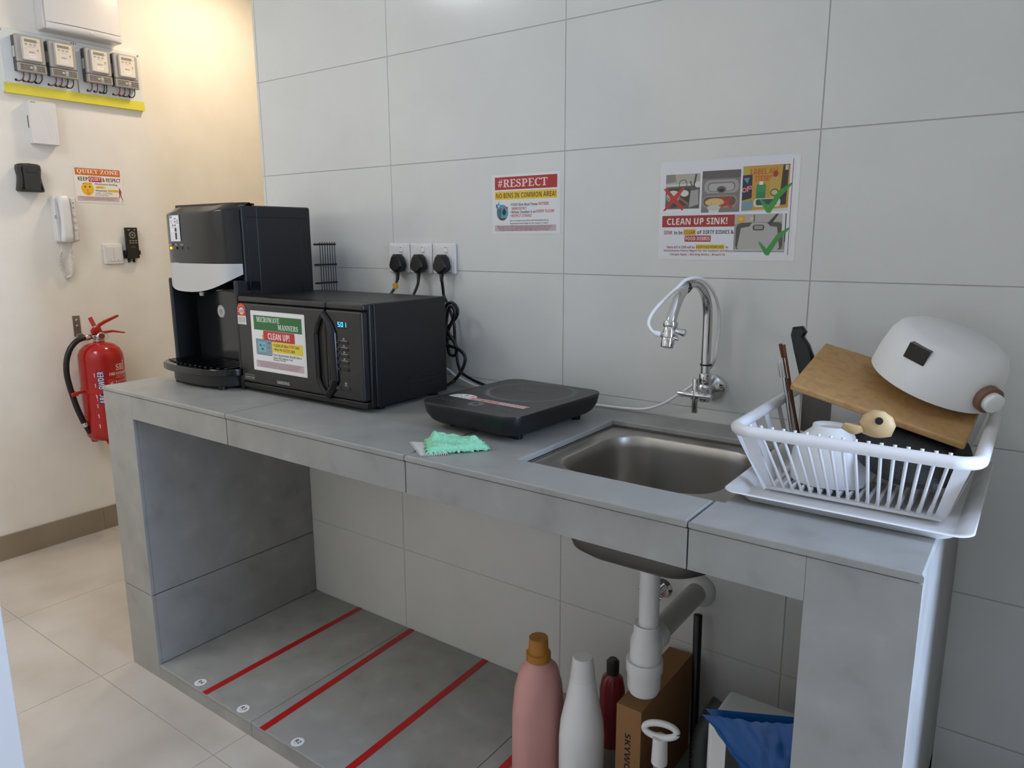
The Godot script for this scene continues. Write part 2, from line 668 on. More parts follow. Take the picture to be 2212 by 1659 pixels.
# ---------------------------------------------------------------- the room
func room() -> void:
	# tiled wall: 600 x 300 tiles with thin joints, on its wall
	var b := MB.new()
	b.slab(Vector3(WX, 0, -0.14), Vector3(2.02, CEIL, -0.0012))
	var wall := struct("wall_back", b, M.grout)
	var xs := [WX, -1.2, -0.6, 0.0, 0.6, 1.2, 1.8, 2.0]
	var ys := [0.0, 0.022, 0.322, 0.622, 0.922, 1.222, 1.522, 1.822, 2.122, 2.422, CEIL]
	for i in xs.size() - 1:
		for j in ys.size() - 1:
			var g := 0.0011
			b = MB.new()
			b.slab(Vector3(xs[i] + (0.0 if i == 0 else g), ys[j] + g, -0.009), Vector3(xs[i + 1] - g, ys[j + 1] - g, 0.0), 0.0007)
			part("tile", b, M.tile, wall)
	# white hall wall on the left
	b = MB.new()
	b.slab(Vector3(LX - 0.12, 0, -2.6), Vector3(LX, CEIL, 2.8))
	struct("wall_left", b, M.white_wall)
	var sk := struct("baseboard_left", slab_mb(Vector3(LX, 0, -2.5), Vector3(LX + 0.008, 0.103, 2.7)), M.grout_light)
	for z in [-2.48, -1.88, -1.28, -0.678, -0.078 + 0.2, 0.722, 1.322, 1.922]:
		part("skirting_tile", slab_mb(Vector3(LX, 0.0, z + 0.001), Vector3(LX + 0.0105, 0.105, z + (0.799 if z == -0.678 else 0.599)), 0.001), M.skirting, sk)
	# hall: its right side is the back of the tiled wall's room, its far end closed
	struct("wall_hall", slab_mb(Vector3(WX, 0, -2.6), Vector3(WX + 0.12, CEIL, -0.14)), M.white_wall)
	struct("wall_far", slab_mb(Vector3(LX, 0, -2.6), Vector3(WX, CEIL, -2.5)), M.white_wall)
	# unseen wall behind the camera, set close to bounce light forward
	struct("unseen_wall_front", slab_mb(Vector3(LX - 0.12, 0, 2.7), Vector3(2.02, CEIL, 2.82)), M.white_wall)
	# right, unseen: wall block placed to shade the counter end, then a narrow window
	struct("unseen_wall_right", slab_mb(Vector3(1.16, 0, 0.0), Vector3(1.6, CEIL, 0.46)), M.white_wall)
	b = MB.new()
	b.slab(Vector3(1.9, 0, 0), Vector3(2.02, CEIL, 0.49))
	b.slab(Vector3(1.9, 0, 0.87), Vector3(2.02, CEIL, 2.8))
	b.slab(Vector3(1.9, 2.22, 0.49), Vector3(2.02, CEIL, 0.87))
	b.slab(Vector3(1.9, 0, 0.49), Vector3(2.02, 0.28, 0.87))
	struct("unseen_wall_end", b, M.white_wall)
	b = MB.new()
	for q in [[0.49, 0.28, 0.505, 2.22], [0.855, 0.28, 0.87, 2.22], [0.49, 0.28, 0.87, 0.30], [0.49, 2.20, 0.87, 2.22]]:
		b.slab(Vector3(1.94, q[1], q[0]), Vector3(1.99, q[3], q[2]), 0.003)
	var win := struct("window_1", b, M.white)
	struct("ceiling", slab_mb(Vector3(LX - 0.12, CEIL, -2.6), Vector3(2.02, CEIL + 0.1, 2.82)), M.ceiling)
	# floor of 600 mm tiles
	var fl := struct("floor", slab_mb(Vector3(LX - 0.12, -0.12, -2.6), Vector3(2.02, -0.0012, 2.82)), M.floor_grout)
	var fx := [LX, -1.82, -1.218, -0.617, -0.016, 0.585, 1.186, 1.787, 1.9]
	var fz := [-2.5, -2.3, -1.7, -1.1, -0.502, 0.1, 0.7, 1.3, 1.9, 2.5, 2.7]
	for i in fx.size() - 1:
		for j in fz.size() - 1:
			part("floor_tile", slab_mb(Vector3(fx[i] + 0.0009, -0.01, fz[j] + 0.0009), Vector3(fx[i + 1] - 0.0009, 0.0, fz[j + 1] - 0.0009), 0.0005), M.floor, fl)
	# white door leaf standing open at the left edge of the view
	struct("door_1", slab_mb(Vector3(-0.69, 0.01, 1.1), Vector3(-0.65, 2.05, 1.75), 0.002), M.white)


func slab_mb(a: Vector3, c: Vector3, r := 0.0, n := 1) -> MB:
	var b := MB.new()
	b.slab(a, c, r, n)
	return b


# ---------------------------------------------------------------- the counter
func counter() -> void:
	var t := thing("kitchen_counter", "long grey cement-tiled counter with an open bay underneath and built-in sink", "counter", Vector3(-0.15, 0, 0.3))
	var F := 0.6
	# masonry core
	var b := MB.new()
	var core := [[WX + 0.01, 0.0, -1.066, 0.88, 0.0015, F - 0.01], [0.782, 0.0, 0.903, 0.88, 0.0015, F - 0.01], [-1.07, 0.0, 0.79, 0.036, 0.0015, F - 0.01],
		[-1.07, 0.822, 0.2, 0.881, 0.0015, F - 0.01], [0.2, 0.822, 0.63, 0.881, 0.0015, 0.1], [0.2, 0.822, 0.63, 0.881, 0.5, F - 0.01], [0.63, 0.822, 0.79, 0.881, 0.0015, F - 0.01]]
	for c in core:
		b.slab(Vector3(c[0], c[1], c[4]), Vector3(c[2], c[3], c[5]))
	part("core", b, M.grout_light, t)
	# worktop tiles, front edge rounded; two are notched round the sink
	var q := Transform3D(Basis(Vector3(1, 0, 0), Vector3(0, 0, 1), Vector3(0, -1, 0)), Vector3(0, TOP, 0))   # x,y of the outline become x,z; extruded downwards
	var g := 0.0012
	var tops := [
		[Vector2(WX, 0.0015), Vector2(-0.595 - g, 0.001), Vector2(-0.595 - g, F + 0.003), Vector2(WX, F + 0.003)],
		[Vector2(-0.595 + g, 0.001), Vector2(0.01 - g, 0.001), Vector2(0.01 - g, F + 0.003), Vector2(-0.595 + g, F + 0.003)],
		[Vector2(0.01 + g, 0.001), Vector2(0.6 - g, 0.001), Vector2(0.6 - g, 0.112), Vector2(0.212, 0.112), Vector2(0.212, 0.493), Vector2(0.6 - g, 0.493), Vector2(0.6 - g, F + 0.003), Vector2(0.01 + g, F + 0.003)],
		[Vector2(0.6 + g, 0.001), Vector2(0.914, 0.001), Vector2(0.914, F + 0.003), Vector2(0.6 + g, F + 0.003), Vector2(0.6 + g, 0.493), Vector2(0.616, 0.493), Vector2(0.616, 0.112), Vector2(0.6 + g, 0.112)]]
	for p in tops:
		b = MB.new()
		b.t = q
		b.extrude(PackedVector2Array(p), 0.0125, 0.003)
		part("worktop_tile", b, M.cement, t)
	# front fascia, posts, plinth
	var fx := [-1.0545, -0.595, 0.01, 0.6, 0.772]
	for i in 4:
		part("fascia_tile", slab_mb(Vector3(fx[i] + (0 if i == 0 else g), 0.8135, F - 0.01), Vector3(fx[i + 1] - g * (0 if i == 3 else 1), TOP - 0.0135, F), 0.001), M.cement, t)
	for x in [[WX, -1.0545], [0.772, 0.914]]:
		for y in [[0.0, 0.27], [0.2725, TOP - 0.0135]]:
			part("post_tile", slab_mb(Vector3(x[0], y[0], F - 0.01), Vector3(x[1], y[1], F), 0.001), M.cement, t)
	for x in [WX + 0.005, -1.0605, 0.777, 0.909]:      # sides of the two posts
		for y in [[0.046, 0.27], [0.2725, 0.815 if absf(x) < 1.1 and x < 0.8 else TOP - 0.0135]]:
			part("side_tile", slab_mb(Vector3(x - 0.005, y[0] if x > -1.1 and x < 0.8 else maxf(y[0] - 0.046, 0.0), 0.001), Vector3(x + 0.005, y[1], F - 0.0105), 0.001), M.cement, t)
	part("soffit", slab_mb(Vector3(-1.055, 0.812, 0.001), Vector3(0.2, 0.822, F - 0.0105)), M.cement, t)
	part("soffit", slab_mb(Vector3(0.63, 0.812, 0.001), Vector3(0.772, 0.822, F - 0.0105)), M.cement, t)
	for x in [[-1.0555, -0.595], [-0.595, 0.005], [0.005, 0.6], [0.6, 0.772]]:
		part("plinth_tile", slab_mb(Vector3(x[0] + 0.0006, 0.036, 0.001), Vector3(x[1] - 0.0006, 0.046, F), 0.002), M.cement, t)
		part("plinth_edge_tile", slab_mb(Vector3(x[0] + 0.0006, 0.0, F - 0.01), Vector3(x[1] - 0.0006, 0.0355, F - 0.0005), 0.0008), M.cement, t)


# ---------------------------------------------------------------- sink and tap
func sink() -> void:
	var t := thing("kitchen_sink", "single bowl stainless steel sink sunk into the grey counter below the tap", "sink", Vector3(0.414, 0.69, 0.302))
	var cx := 0.414
	var cz := 0.302
	var rows := []
	# half sizes of the rim, then the bowl going down
	for k in [[0.2105, 0.1975, TOP - 0.0165, 0.012], [0.2105, 0.1975, TOP - 0.0135, 0.012], [0.20, 0.187, TOP - 0.0135, 0.02], [0.199, 0.186, TOP - 0.0135, 0.02],
			[0.166, 0.155, TOP - 0.0145, 0.07], [0.161, 0.150, TOP - 0.018, 0.074], [0.158, 0.147, TOP - 0.04, 0.076], [0.150, 0.139, TOP - 0.15, 0.074], [0.143, 0.132, TOP - 0.178, 0.07], [0.120, 0.111, TOP - 0.195, 0.06], [0.045, 0.045, TOP - 0.2, 0.044]]:
		var ring := []
		for p in rrect(k[0] * 2, k[1] * 2, k[3], 8):
			ring.append(Vector3(cx + p.x, k[2], cz + p.y))
		rows.append(ring)
	var b := MB.new()
	b.grid(rows, true)
	part("bowl", b, M.steel, t)
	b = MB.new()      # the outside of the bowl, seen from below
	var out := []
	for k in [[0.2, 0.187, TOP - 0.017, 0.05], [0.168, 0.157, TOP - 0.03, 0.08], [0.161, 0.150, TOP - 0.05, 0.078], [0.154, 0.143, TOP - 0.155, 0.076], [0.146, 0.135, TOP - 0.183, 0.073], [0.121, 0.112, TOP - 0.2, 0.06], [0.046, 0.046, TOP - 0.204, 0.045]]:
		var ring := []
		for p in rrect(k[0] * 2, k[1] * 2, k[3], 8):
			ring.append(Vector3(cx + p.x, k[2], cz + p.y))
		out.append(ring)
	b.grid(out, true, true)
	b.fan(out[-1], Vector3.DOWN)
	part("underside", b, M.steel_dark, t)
	b = MB.new()
	b.t = Transform3D(Basis(), Vector3(cx, TOP - 0.203, cz))
	b.lathe([Vector2(0, 0.002), Vector2(0.02, 0.002), Vector2(0.03, 0.005), Vector2(0.042, 0.007), Vector2(0.045, 0.006)], 28)
	part("drain_strainer", b, M.chrome, t)
	b = MB.new()
	for s in [[-0.2015, -0.189, -0.1985, 0.19], [0.1985, -0.189, 0.2015, 0.19], [-0.2015, -0.1895, 0.2015, -0.1865]]:
		b.slab(Vector3(cx + s[0], TOP - 0.0135, cz + s[1]), Vector3(cx + s[2], TOP - 0.0115, cz + s[3]), 0.0008)
	part("sealant", b, mat(rgb(90, 84, 76), 0.6), t)


func tap() -> void:
	var X := 0.405
	var t := thing("kitchen_tap", "chrome wall-mounted tap with arched swan-neck spout over the sink", "tap", Vector3(X, 0.975, 0.0))
	var b := MB.new()
	b.t = Transform3D(Basis(Vector3.RIGHT, Vector3(0, 0, 1), Vector3.DOWN), Vector3(X, 0.975, 0.0005))
	b.lathe([Vector2(0, 0), Vector2(0.031, 0), Vector2(0.032, 0.003), Vector2(0.029, 0.009), Vector2(0.02, 0.015), Vector2(0.014, 0.018), Vector2(0.0135, 0.04), Vector2(0, 0.04)], 36)
	part("wall_flange", b, M.chrome, t)
	b = MB.new()
	b.cyl(Vector3(X, 0.952, 0.052), Vector3(X, 0.985, 0.052), 0.016, 0.0165, 24, 0.003)
	b.cyl(Vector3(X, 0.984, 0.052), Vector3(X, 0.993, 0.052), 0.0165, 0.0125, 24, 0.001)
	b.cyl(Vector3(X, 0.99, 0.052), Vector3(X, 1.016, 0.052), 0.0145, 0.0145, 8, 0.002)
	b.cyl(Vector3(X, 0.975, 0.03), Vector3(X, 0.975, 0.09), 0.0125, 0.0115, 24, 0.002)
	part("valve_body", b, M.chrome, t)
	b = MB.new()
	var arc := [Vector3(X, 1.0, 0.052), Vector3(X, 1.06, 0.052), Vector3(X, 1.12, 0.052), Vector3(X, 1.16, 0.056), Vector3(X, 1.193, 0.076), Vector3(X, 1.214, 0.112), Vector3(X, 1.219, 0.15), Vector3(X, 1.21, 0.187), Vector3(X, 1.19, 0.218), Vector3(X, 1.165, 0.238), Vector3(X, 1.146, 0.249)]
	b.tube(spline(arc, 5), 0.0105, 20)
	part("spout", b, M.chrome, t)
	# diverter valve hanging on the spout's end
	var d := Vector3(0, -0.955, 0.297).normalized()
	var e := Vector3(X, 1.149, 0.2475)
	b = MB.new()
	b.cyl(e, e + d * 0.012, 0.0145, 0.0145, 24, 0.002)
	b.cyl(e + d * 0.012, e + d * 0.034, 0.0125, 0.0135, 10, 0.001)
	b.cyl(e + d * 0.034, e + d * 0.053, 0.0135, 0.0125, 24, 0.0015)
	var m := e + d * 0.026
	b.cyl(m, m + Vector3(-0.014, 0, 0.012), 0.006, 0.005, 12, 0.001)
	b.cyl(m, m + Vector3(0.016, 0.002, -0.006), 0.0075, 0.0065, 12, 0.001)
	b.cyl(m + Vector3(0.012, 0.008, -0.002), m + Vector3(0.032, 0.004, -0.004), 0.0055, 0.0075, 12, 0.001)
	b.cyl(m + Vector3(0.008, -0.006, 0.0), m + Vector3(0.02, -0.008, 0.0), 0.0035, 0.0035, 10, 0.001)
	part("diverter_valve", b, M.chrome, t)
	# cross handle facing the room
	b = MB.new()
	var h := Vector3(X, 0.975, 0.105)
	b.cyl(h - Vector3(0, 0, 0.015), h + Vector3(0, 0, 0.006), 0.012, 0.011, 24, 0.002)
	b.cyl(h + Vector3(-0.039, 0.0, 0), h + Vector3(0.037, 0, 0), 0.0066, 0.0066, 16, 0.001)
	b.cyl(h + Vector3(0, -0.039, 0), h + Vector3(0, 0.037, 0), 0.0066, 0.0066, 16, 0.001)
	part("cross_handle", b, M.chrome, t)
	for k in [[Vector3(X, 1.035, 0.052), 0.0, 0.0125], [Vector3(X, 1.2115, 0.183), 1.15, 0.0135]]:
		b = MB.new()
		b.t = Transform3D(Basis(Vector3.RIGHT, k[1]), k[0])
		b.lathe([Vector2(k[2] - 0.0015, -0.0015), Vector2(k[2], -0.0015), Vector2(k[2], 0.0015), Vector2(k[2] - 0.0015, 0.0015)], 20)
		b.box(Vector3(k[2] * 0.9, 0, 0), Vector3(0.006, 0.004, 0.004), 0.0008)
		part("cable_tie", b, M.black, t, "black cable tie")


func water_tube() -> void:
	var b := MB.new()
	var a := [Vector3(-0.52, 0.93, 0.03), Vector3(-0.387, 0.945, 0.03), Vector3(-0.344, 0.929, 0.03), Vector3(-0.295, 0.914, 0.03), Vector3(-0.243, 0.904, 0.03), Vector3(-0.12, 0.8975, 0.026), Vector3(0.034, 0.8975, 0.02), Vector3(0.115, 0.899, 0.018), Vector3(0.179, 0.900, 0.016), Vector3(0.241, 0.905, 0.016), Vector3(0.29, 0.924, 0.018), Vector3(0.332, 0.953, 0.025), Vector3(0.365, 0.978, 0.03), Vector3(0.388, 1.003, 0.032), Vector3(0.412, 1.03, 0.034),
		Vector3(0.4235, 1.05, 0.044), Vector3(0.425, 1.071, 0.045), Vector3(0.425, 1.11, 0.034), Vector3(0.425, 1.156, 0.041), Vector3(0.425, 1.193, 0.073), Vector3(0.424, 1.222, 0.124), Vector3(0.42, 1.231, 0.162), Vector3(0.408, 1.2275, 0.19), Vector3(0.396, 1.212, 0.203), Vector3(0.38, 1.193, 0.216), Vector3(0.368, 1.167, 0.25), Vector3(0.367, 1.147, 0.269), Vector3(0.374, 1.133, 0.272), Vector3(0.382, 1.126, 0.268)]
	b.tube(spline(a, 5), 0.0034, 10)
	var t := thing("water_tube", "thin white plastic tube looping over the chrome tap and along the counter back", "tube", Vector3(0.1, 0.8935, 0.02))
	part("hose", b, M.tube_white, t)
	b = MB.new()
	b.cyl(Vector3(0.380, 1.1265, 0.269), Vector3(0.393, 1.1235, 0.264), 0.0055, 0.006, 14, 0.001)
	part("connector", b, M.white, t)


# ---------------------------------------------------------------- water dispenser
func dispenser() -> void:
	var t := thing("water_dispenser", "black countertop water dispenser with a silver band and drip tray at the counter's left end", "water dispenser", Vector3(-0.98, TOP, 0.28))
	var b := MB.new()
	# rear cabinet, then a frame round the filling recess
	b.slab(Vector3(-1.136, TOP + 0.004, 0.135), Vector3(-0.80, 1.404, 0.325), 0.006, 2)
	b.slab(Vector3(-1.136, TOP + 0.004, 0.318), Vector3(-1.121, 1.20, 0.408), 0.005, 2)
	b.slab(Vector3(-0.816, TOP + 0.004, 0.318), Vector3(-0.80, 1.20, 0.402), 0.005, 2)
	b.slab(Vector3(-1.136, 1.165, 0.318), Vector3(-0.80, 1.404, 0.372), 0.006, 2)
	part("cabinet", b, M.black_plastic, t)
	b = MB.new()
	for s in [0.175, 0.355]:
		b.slab(Vector3(-0.8005, 0.93, s), Vector3(-0.799, 1.375, s + 0.0015), 0.0006)
	b.slab(Vector3(-0.8005, 1.372, 0.145), Vector3(-0.799, 1.3735, 0.355), 0.0006)
	part("side_seam", b, M.black_gloss, t)
	# curved front head: outline in plan, swept between two heights
	var plan := []
	for i in 33:
		var u := -1.0 + 2.0 * i / 32.0
		var e := pow(absf(u), 5.0)
		plan.append(Vector2(-0.9755 + u * 0.1735, 0.428 - 0.010 * u * u - 0.044 * e))
	var rows := []
	for k in [[1.2465, 0.0], [1.27, 0.0], [1.34, 0.0], [1.381, 0.0], [1.386, 0.003], [1.390, 0.010], [1.404, 0.034]]:
		var r := []
		for p in plan:
			r.append(Vector3(p.x, k[0] + (0.008 * smoothstep(-0.9, -0.81, p.x) if k[1] > 0.0 or k[0] > 1.35 else 0.0), p.y - k[1]))
		rows.append(r)
	b = MB.new()
	b.grid(rows)
	var lip: Array = rows[-1]
	for i in 32:
		var q := [lip[i], lip[i + 1], Vector3(lip[i + 1].x, 1.404, 0.33), Vector3(lip[i].x, 1.404, 0.33)]
		b.quad(q[0], q[1], q[2], q[3], Vector3.UP, Vector3.UP, Vector3.UP, Vector3.UP)
	part("front_panel", b, M.dispenser_front, t)
	b = MB.new()
	b.slab(Vector3(-1.125, 1.402, 0.30), Vector3(-0.835, 1.412, 0.372), 0.003)
	for i in 5:
		b.slab(Vector3(-1.10 + i * 0.052, 1.3985, 0.372), Vector3(-1.088 + i * 0.052, 1.4065, 0.379), 0.001)
	part("top_lid", b, M.black_plastic, t)
	# silver band with a lower edge that dips in the middle
	rows = []
	var under := []
	for k in 9:
		var r := []
		for i in 33:
			var u := -1.0 + 2.0 * i / 32.0
			var low := 1.1645 + 0.044 * pow(absf(clampf((u + 0.12) / (1.12 if u > -0.12 else 0.88), -1, 1)), 3.2) + 0.008 * maxf(u, 0.0)
			var f := k / 8.0
			r.append(Vector3(plan[i].x, lerpf(1.2455, low, f), plan[i].y + 0.0012))
			if k == 8:
				under.append(r[-1])
		rows.append(r)
	b = MB.new()
	b.grid(rows, false, true)
	part("silver_band", b, M.silver, t, "brushed silver band")
	b = MB.new()
	var back := []
	for p in under:
		back.append(Vector3(lerpf(p.x, -0.9755, 0.05), 1.166, 0.34))
	var midr := []
	for i in under.size():
		midr.append(under[i].lerp(back[i], 0.25) + Vector3(0, -0.004, 0))
	b.grid([under, midr, back])
	part("head_underside", b, M.black_gloss, t)
	b = MB.new()
	b.slab(Vector3(-1.121, 0.935, 0.325), Vector3(-0.816, 1.168, 0.3295))
	part("recess_panel", b, M.dispenser_back, t)
	b = MB.new()
	b.cyl(Vector3(-1.0, 1.175, 0.385), Vector3(-1.0, 1.150, 0.385), 0.0075, 0.006, 16, 0.001)
	b.box(Vector3(-1.0, 1.163, 0.385), Vector3(0.034, 0.008, 0.02), 0.002)
	part("tap_nozzle", b, M.nozzle, t, "small white outlet nozzle")
	# drip tray with slots, and foot
	var tray := func(grow: float) -> PackedVector2Array:
		var o := PackedVector2Array()
		o.append(Vector2(-0.802 + grow * 0.2, 0.335))
		o.append(Vector2(-1.146 - grow, 0.335))
		for i in 21:
			var u := -1.0 + 2.0 * i / 20.0
			o.append(Vector2(-0.974 + u * (0.172 + grow), 0.478 + grow - 0.016 * u * u - 0.056 * pow(absf(u), 6.0)))
		return o
	var down := Transform3D(Basis(Vector3(1, 0, 0), Vector3(0, 0, 1), Vector3(0, -1, 0)), Vector3.ZERO)
	b = MB.new()
	b.t = Transform3D(down.basis, Vector3(0, 0.955, 0))
	b.extrude(tray.call(0.004), 0.020, 0.003)
	part("drip_tray", b, M.black_gloss, t)
	b = MB.new()
	for i in 13:
		var x := -1.125 + i * 0.0245
		var zf := 0.458 - 0.03 * pow(absf((x + 0.974) / 0.17), 3.0)
		b.slab(Vector3(x, 0.9555, 0.34), Vector3(x + 0.013, 0.958, zf), 0.0012)
	b.slab(Vector3(-1.13, 0.955, 0.385), Vector3(-0.815, 0.957, 0.39))
	part("drip_grille", b, M.black_gloss, t)
	b = MB.new()
	b.t = Transform3D(down.basis, Vector3(0, 0.936, 0))
	b.extrude(tray.call(-0.018), 0.036, 0.004)
	part("foot", b, M.black_plastic, t)
	for q in [[-1.08, 0.43], [-0.86, 0.43], [-1.09, 0.17], [-0.84, 0.17]]:
		part("rubber_foot", cyl_mb(Vector3(q[0], TOP, q[1]), Vector3(q[0], TOP + 0.01, q[1]), 0.012), M.black, t)
	# label, lamps, sticker
	var p := Painter.new(150, 240, rgb(226, 229, 232))
	p.rect(2, 2, 40, 24, rgb(86, 104, 128))
	p.dashes(6, 8, 30, 10, rgb(210, 216, 224), 3)
	p.dashes(70, 24, 34, 14, rgb(120, 122, 126), 5)
	for k in [[76, 50], [76, 84], [40, 84]]:
		p.rect(k[0], k[1], 18, 16, rgb(70, 74, 80))
		p.dashes(k[0] - 6, k[1] + 20, 30, 5, rgb(150, 154, 158), k[0])
	for y in [44, 52, 60, 68, 112, 160, 176, 190, 206, 220]:
		p.dashes(10, y, 46 if y > 100 else 36, 5, rgb(150, 156, 164), y)
	p.rect(112, 40, 22, 42, rgb(160, 166, 172))
	p.rect(72, 116, 30, 106, rgb(32, 33, 36))
	p.rect(74, 150, 26, 10, rgb(205, 206, 208))
	p.rr(112, 96, 30, 130, 8, rgb(206, 210, 216))
	b = MB.new()
	b.face(Vector3(-1.063, 1.380, 0.4282), Vector3(-1.011, 1.380, 0.4290), Vector3(-1.011, 1.307, 0.4290), Vector3(-1.063, 1.307, 0.4282))
	part("instruction_label", b, print_mat(p, 0.4), t, "white instruction label")
	for i in 4:
		b = MB.new()
		b.box(Vector3(-1.068 + i * 0.03, 1.288, 0.427), Vector3(0.005, 0.007, 0.005), 0.001)
		part("indicator_lamp", b, M.led if i == 0 else M.black_gloss, t, "lit amber lamp" if i == 0 else "")
	p = Painter.new(128, 24, rgb(60, 60, 60))
	b = MB.new()
	for i in 3:
		b.slab(Vector3(-1.076 + i * 0.03, 1.2955, 0.4268), Vector3(-1.062 + i * 0.03, 1.2995, 0.4285))
	part("lamp_caption", b, mat(rgb(140, 140, 140), 0.5), t)
	p = Painter.new(120, 120, rgb(226, 226, 226))
	p.ring(60, 60, 56, 56, 4, rgb(120, 120, 124))
	for k in [[34, 42], [30, 56], [34, 70], [42, 84]]:
		p.dashes(k[0], k[1], 120 - 2 * k[0], 7, rgb(90, 90, 96), k[1])
	var disc := MB.new()
	disc.t = Transform3D(Basis(Vector3.RIGHT, PI / 2), Vector3(-0.9945, 1.1, 0.3297))
	disc_face(disc, 0.019, 0.0004)
	part("round_sticker", disc, print_mat(p, 0.4), t, "white round sticker")
	shift(t, Vector3(-0.0085, 0, 0))


func shift(t: Node3D, d: Vector3) -> void:
	t.position += d


func disc_face(b: MB, r: float, h: float, sq := 1.0) -> void:
	for i in 32:
		var a := Vector2.from_angle(TAU * i / 32)
		var c := Vector2.from_angle(TAU * (i + 1) / 32)
		b.tri(Vector3(0, h, 0), Vector3(a.x * r, h, a.y * r * sq), Vector3(c.x * r, h, c.y * r * sq), Vector3.UP, Vector3.UP, Vector3.UP, Vector2(0.5, 0.5), a * 0.5 + Vector2(0.5, 0.5), c * 0.5 + Vector2(0.5, 0.5))
		b.quad(Vector3(a.x * r, h, a.y * r * sq), Vector3(c.x * r, h, c.y * r * sq), Vector3(c.x * r, 0, c.y * r * sq), Vector3(a.x * r, 0, a.y * r * sq), Vector3(a.x, 0, a.y), Vector3(c.x, 0, c.y), Vector3(c.x, 0, c.y), Vector3(a.x, 0, a.y))


func cyl_mb(a: Vector3, c: Vector3, ra: float, rb := -1.0, seg := 20, bev := 0.0) -> MB:
	var b := MB.new()
	b.cyl(a, c, ra, rb, seg, bev)
	return b


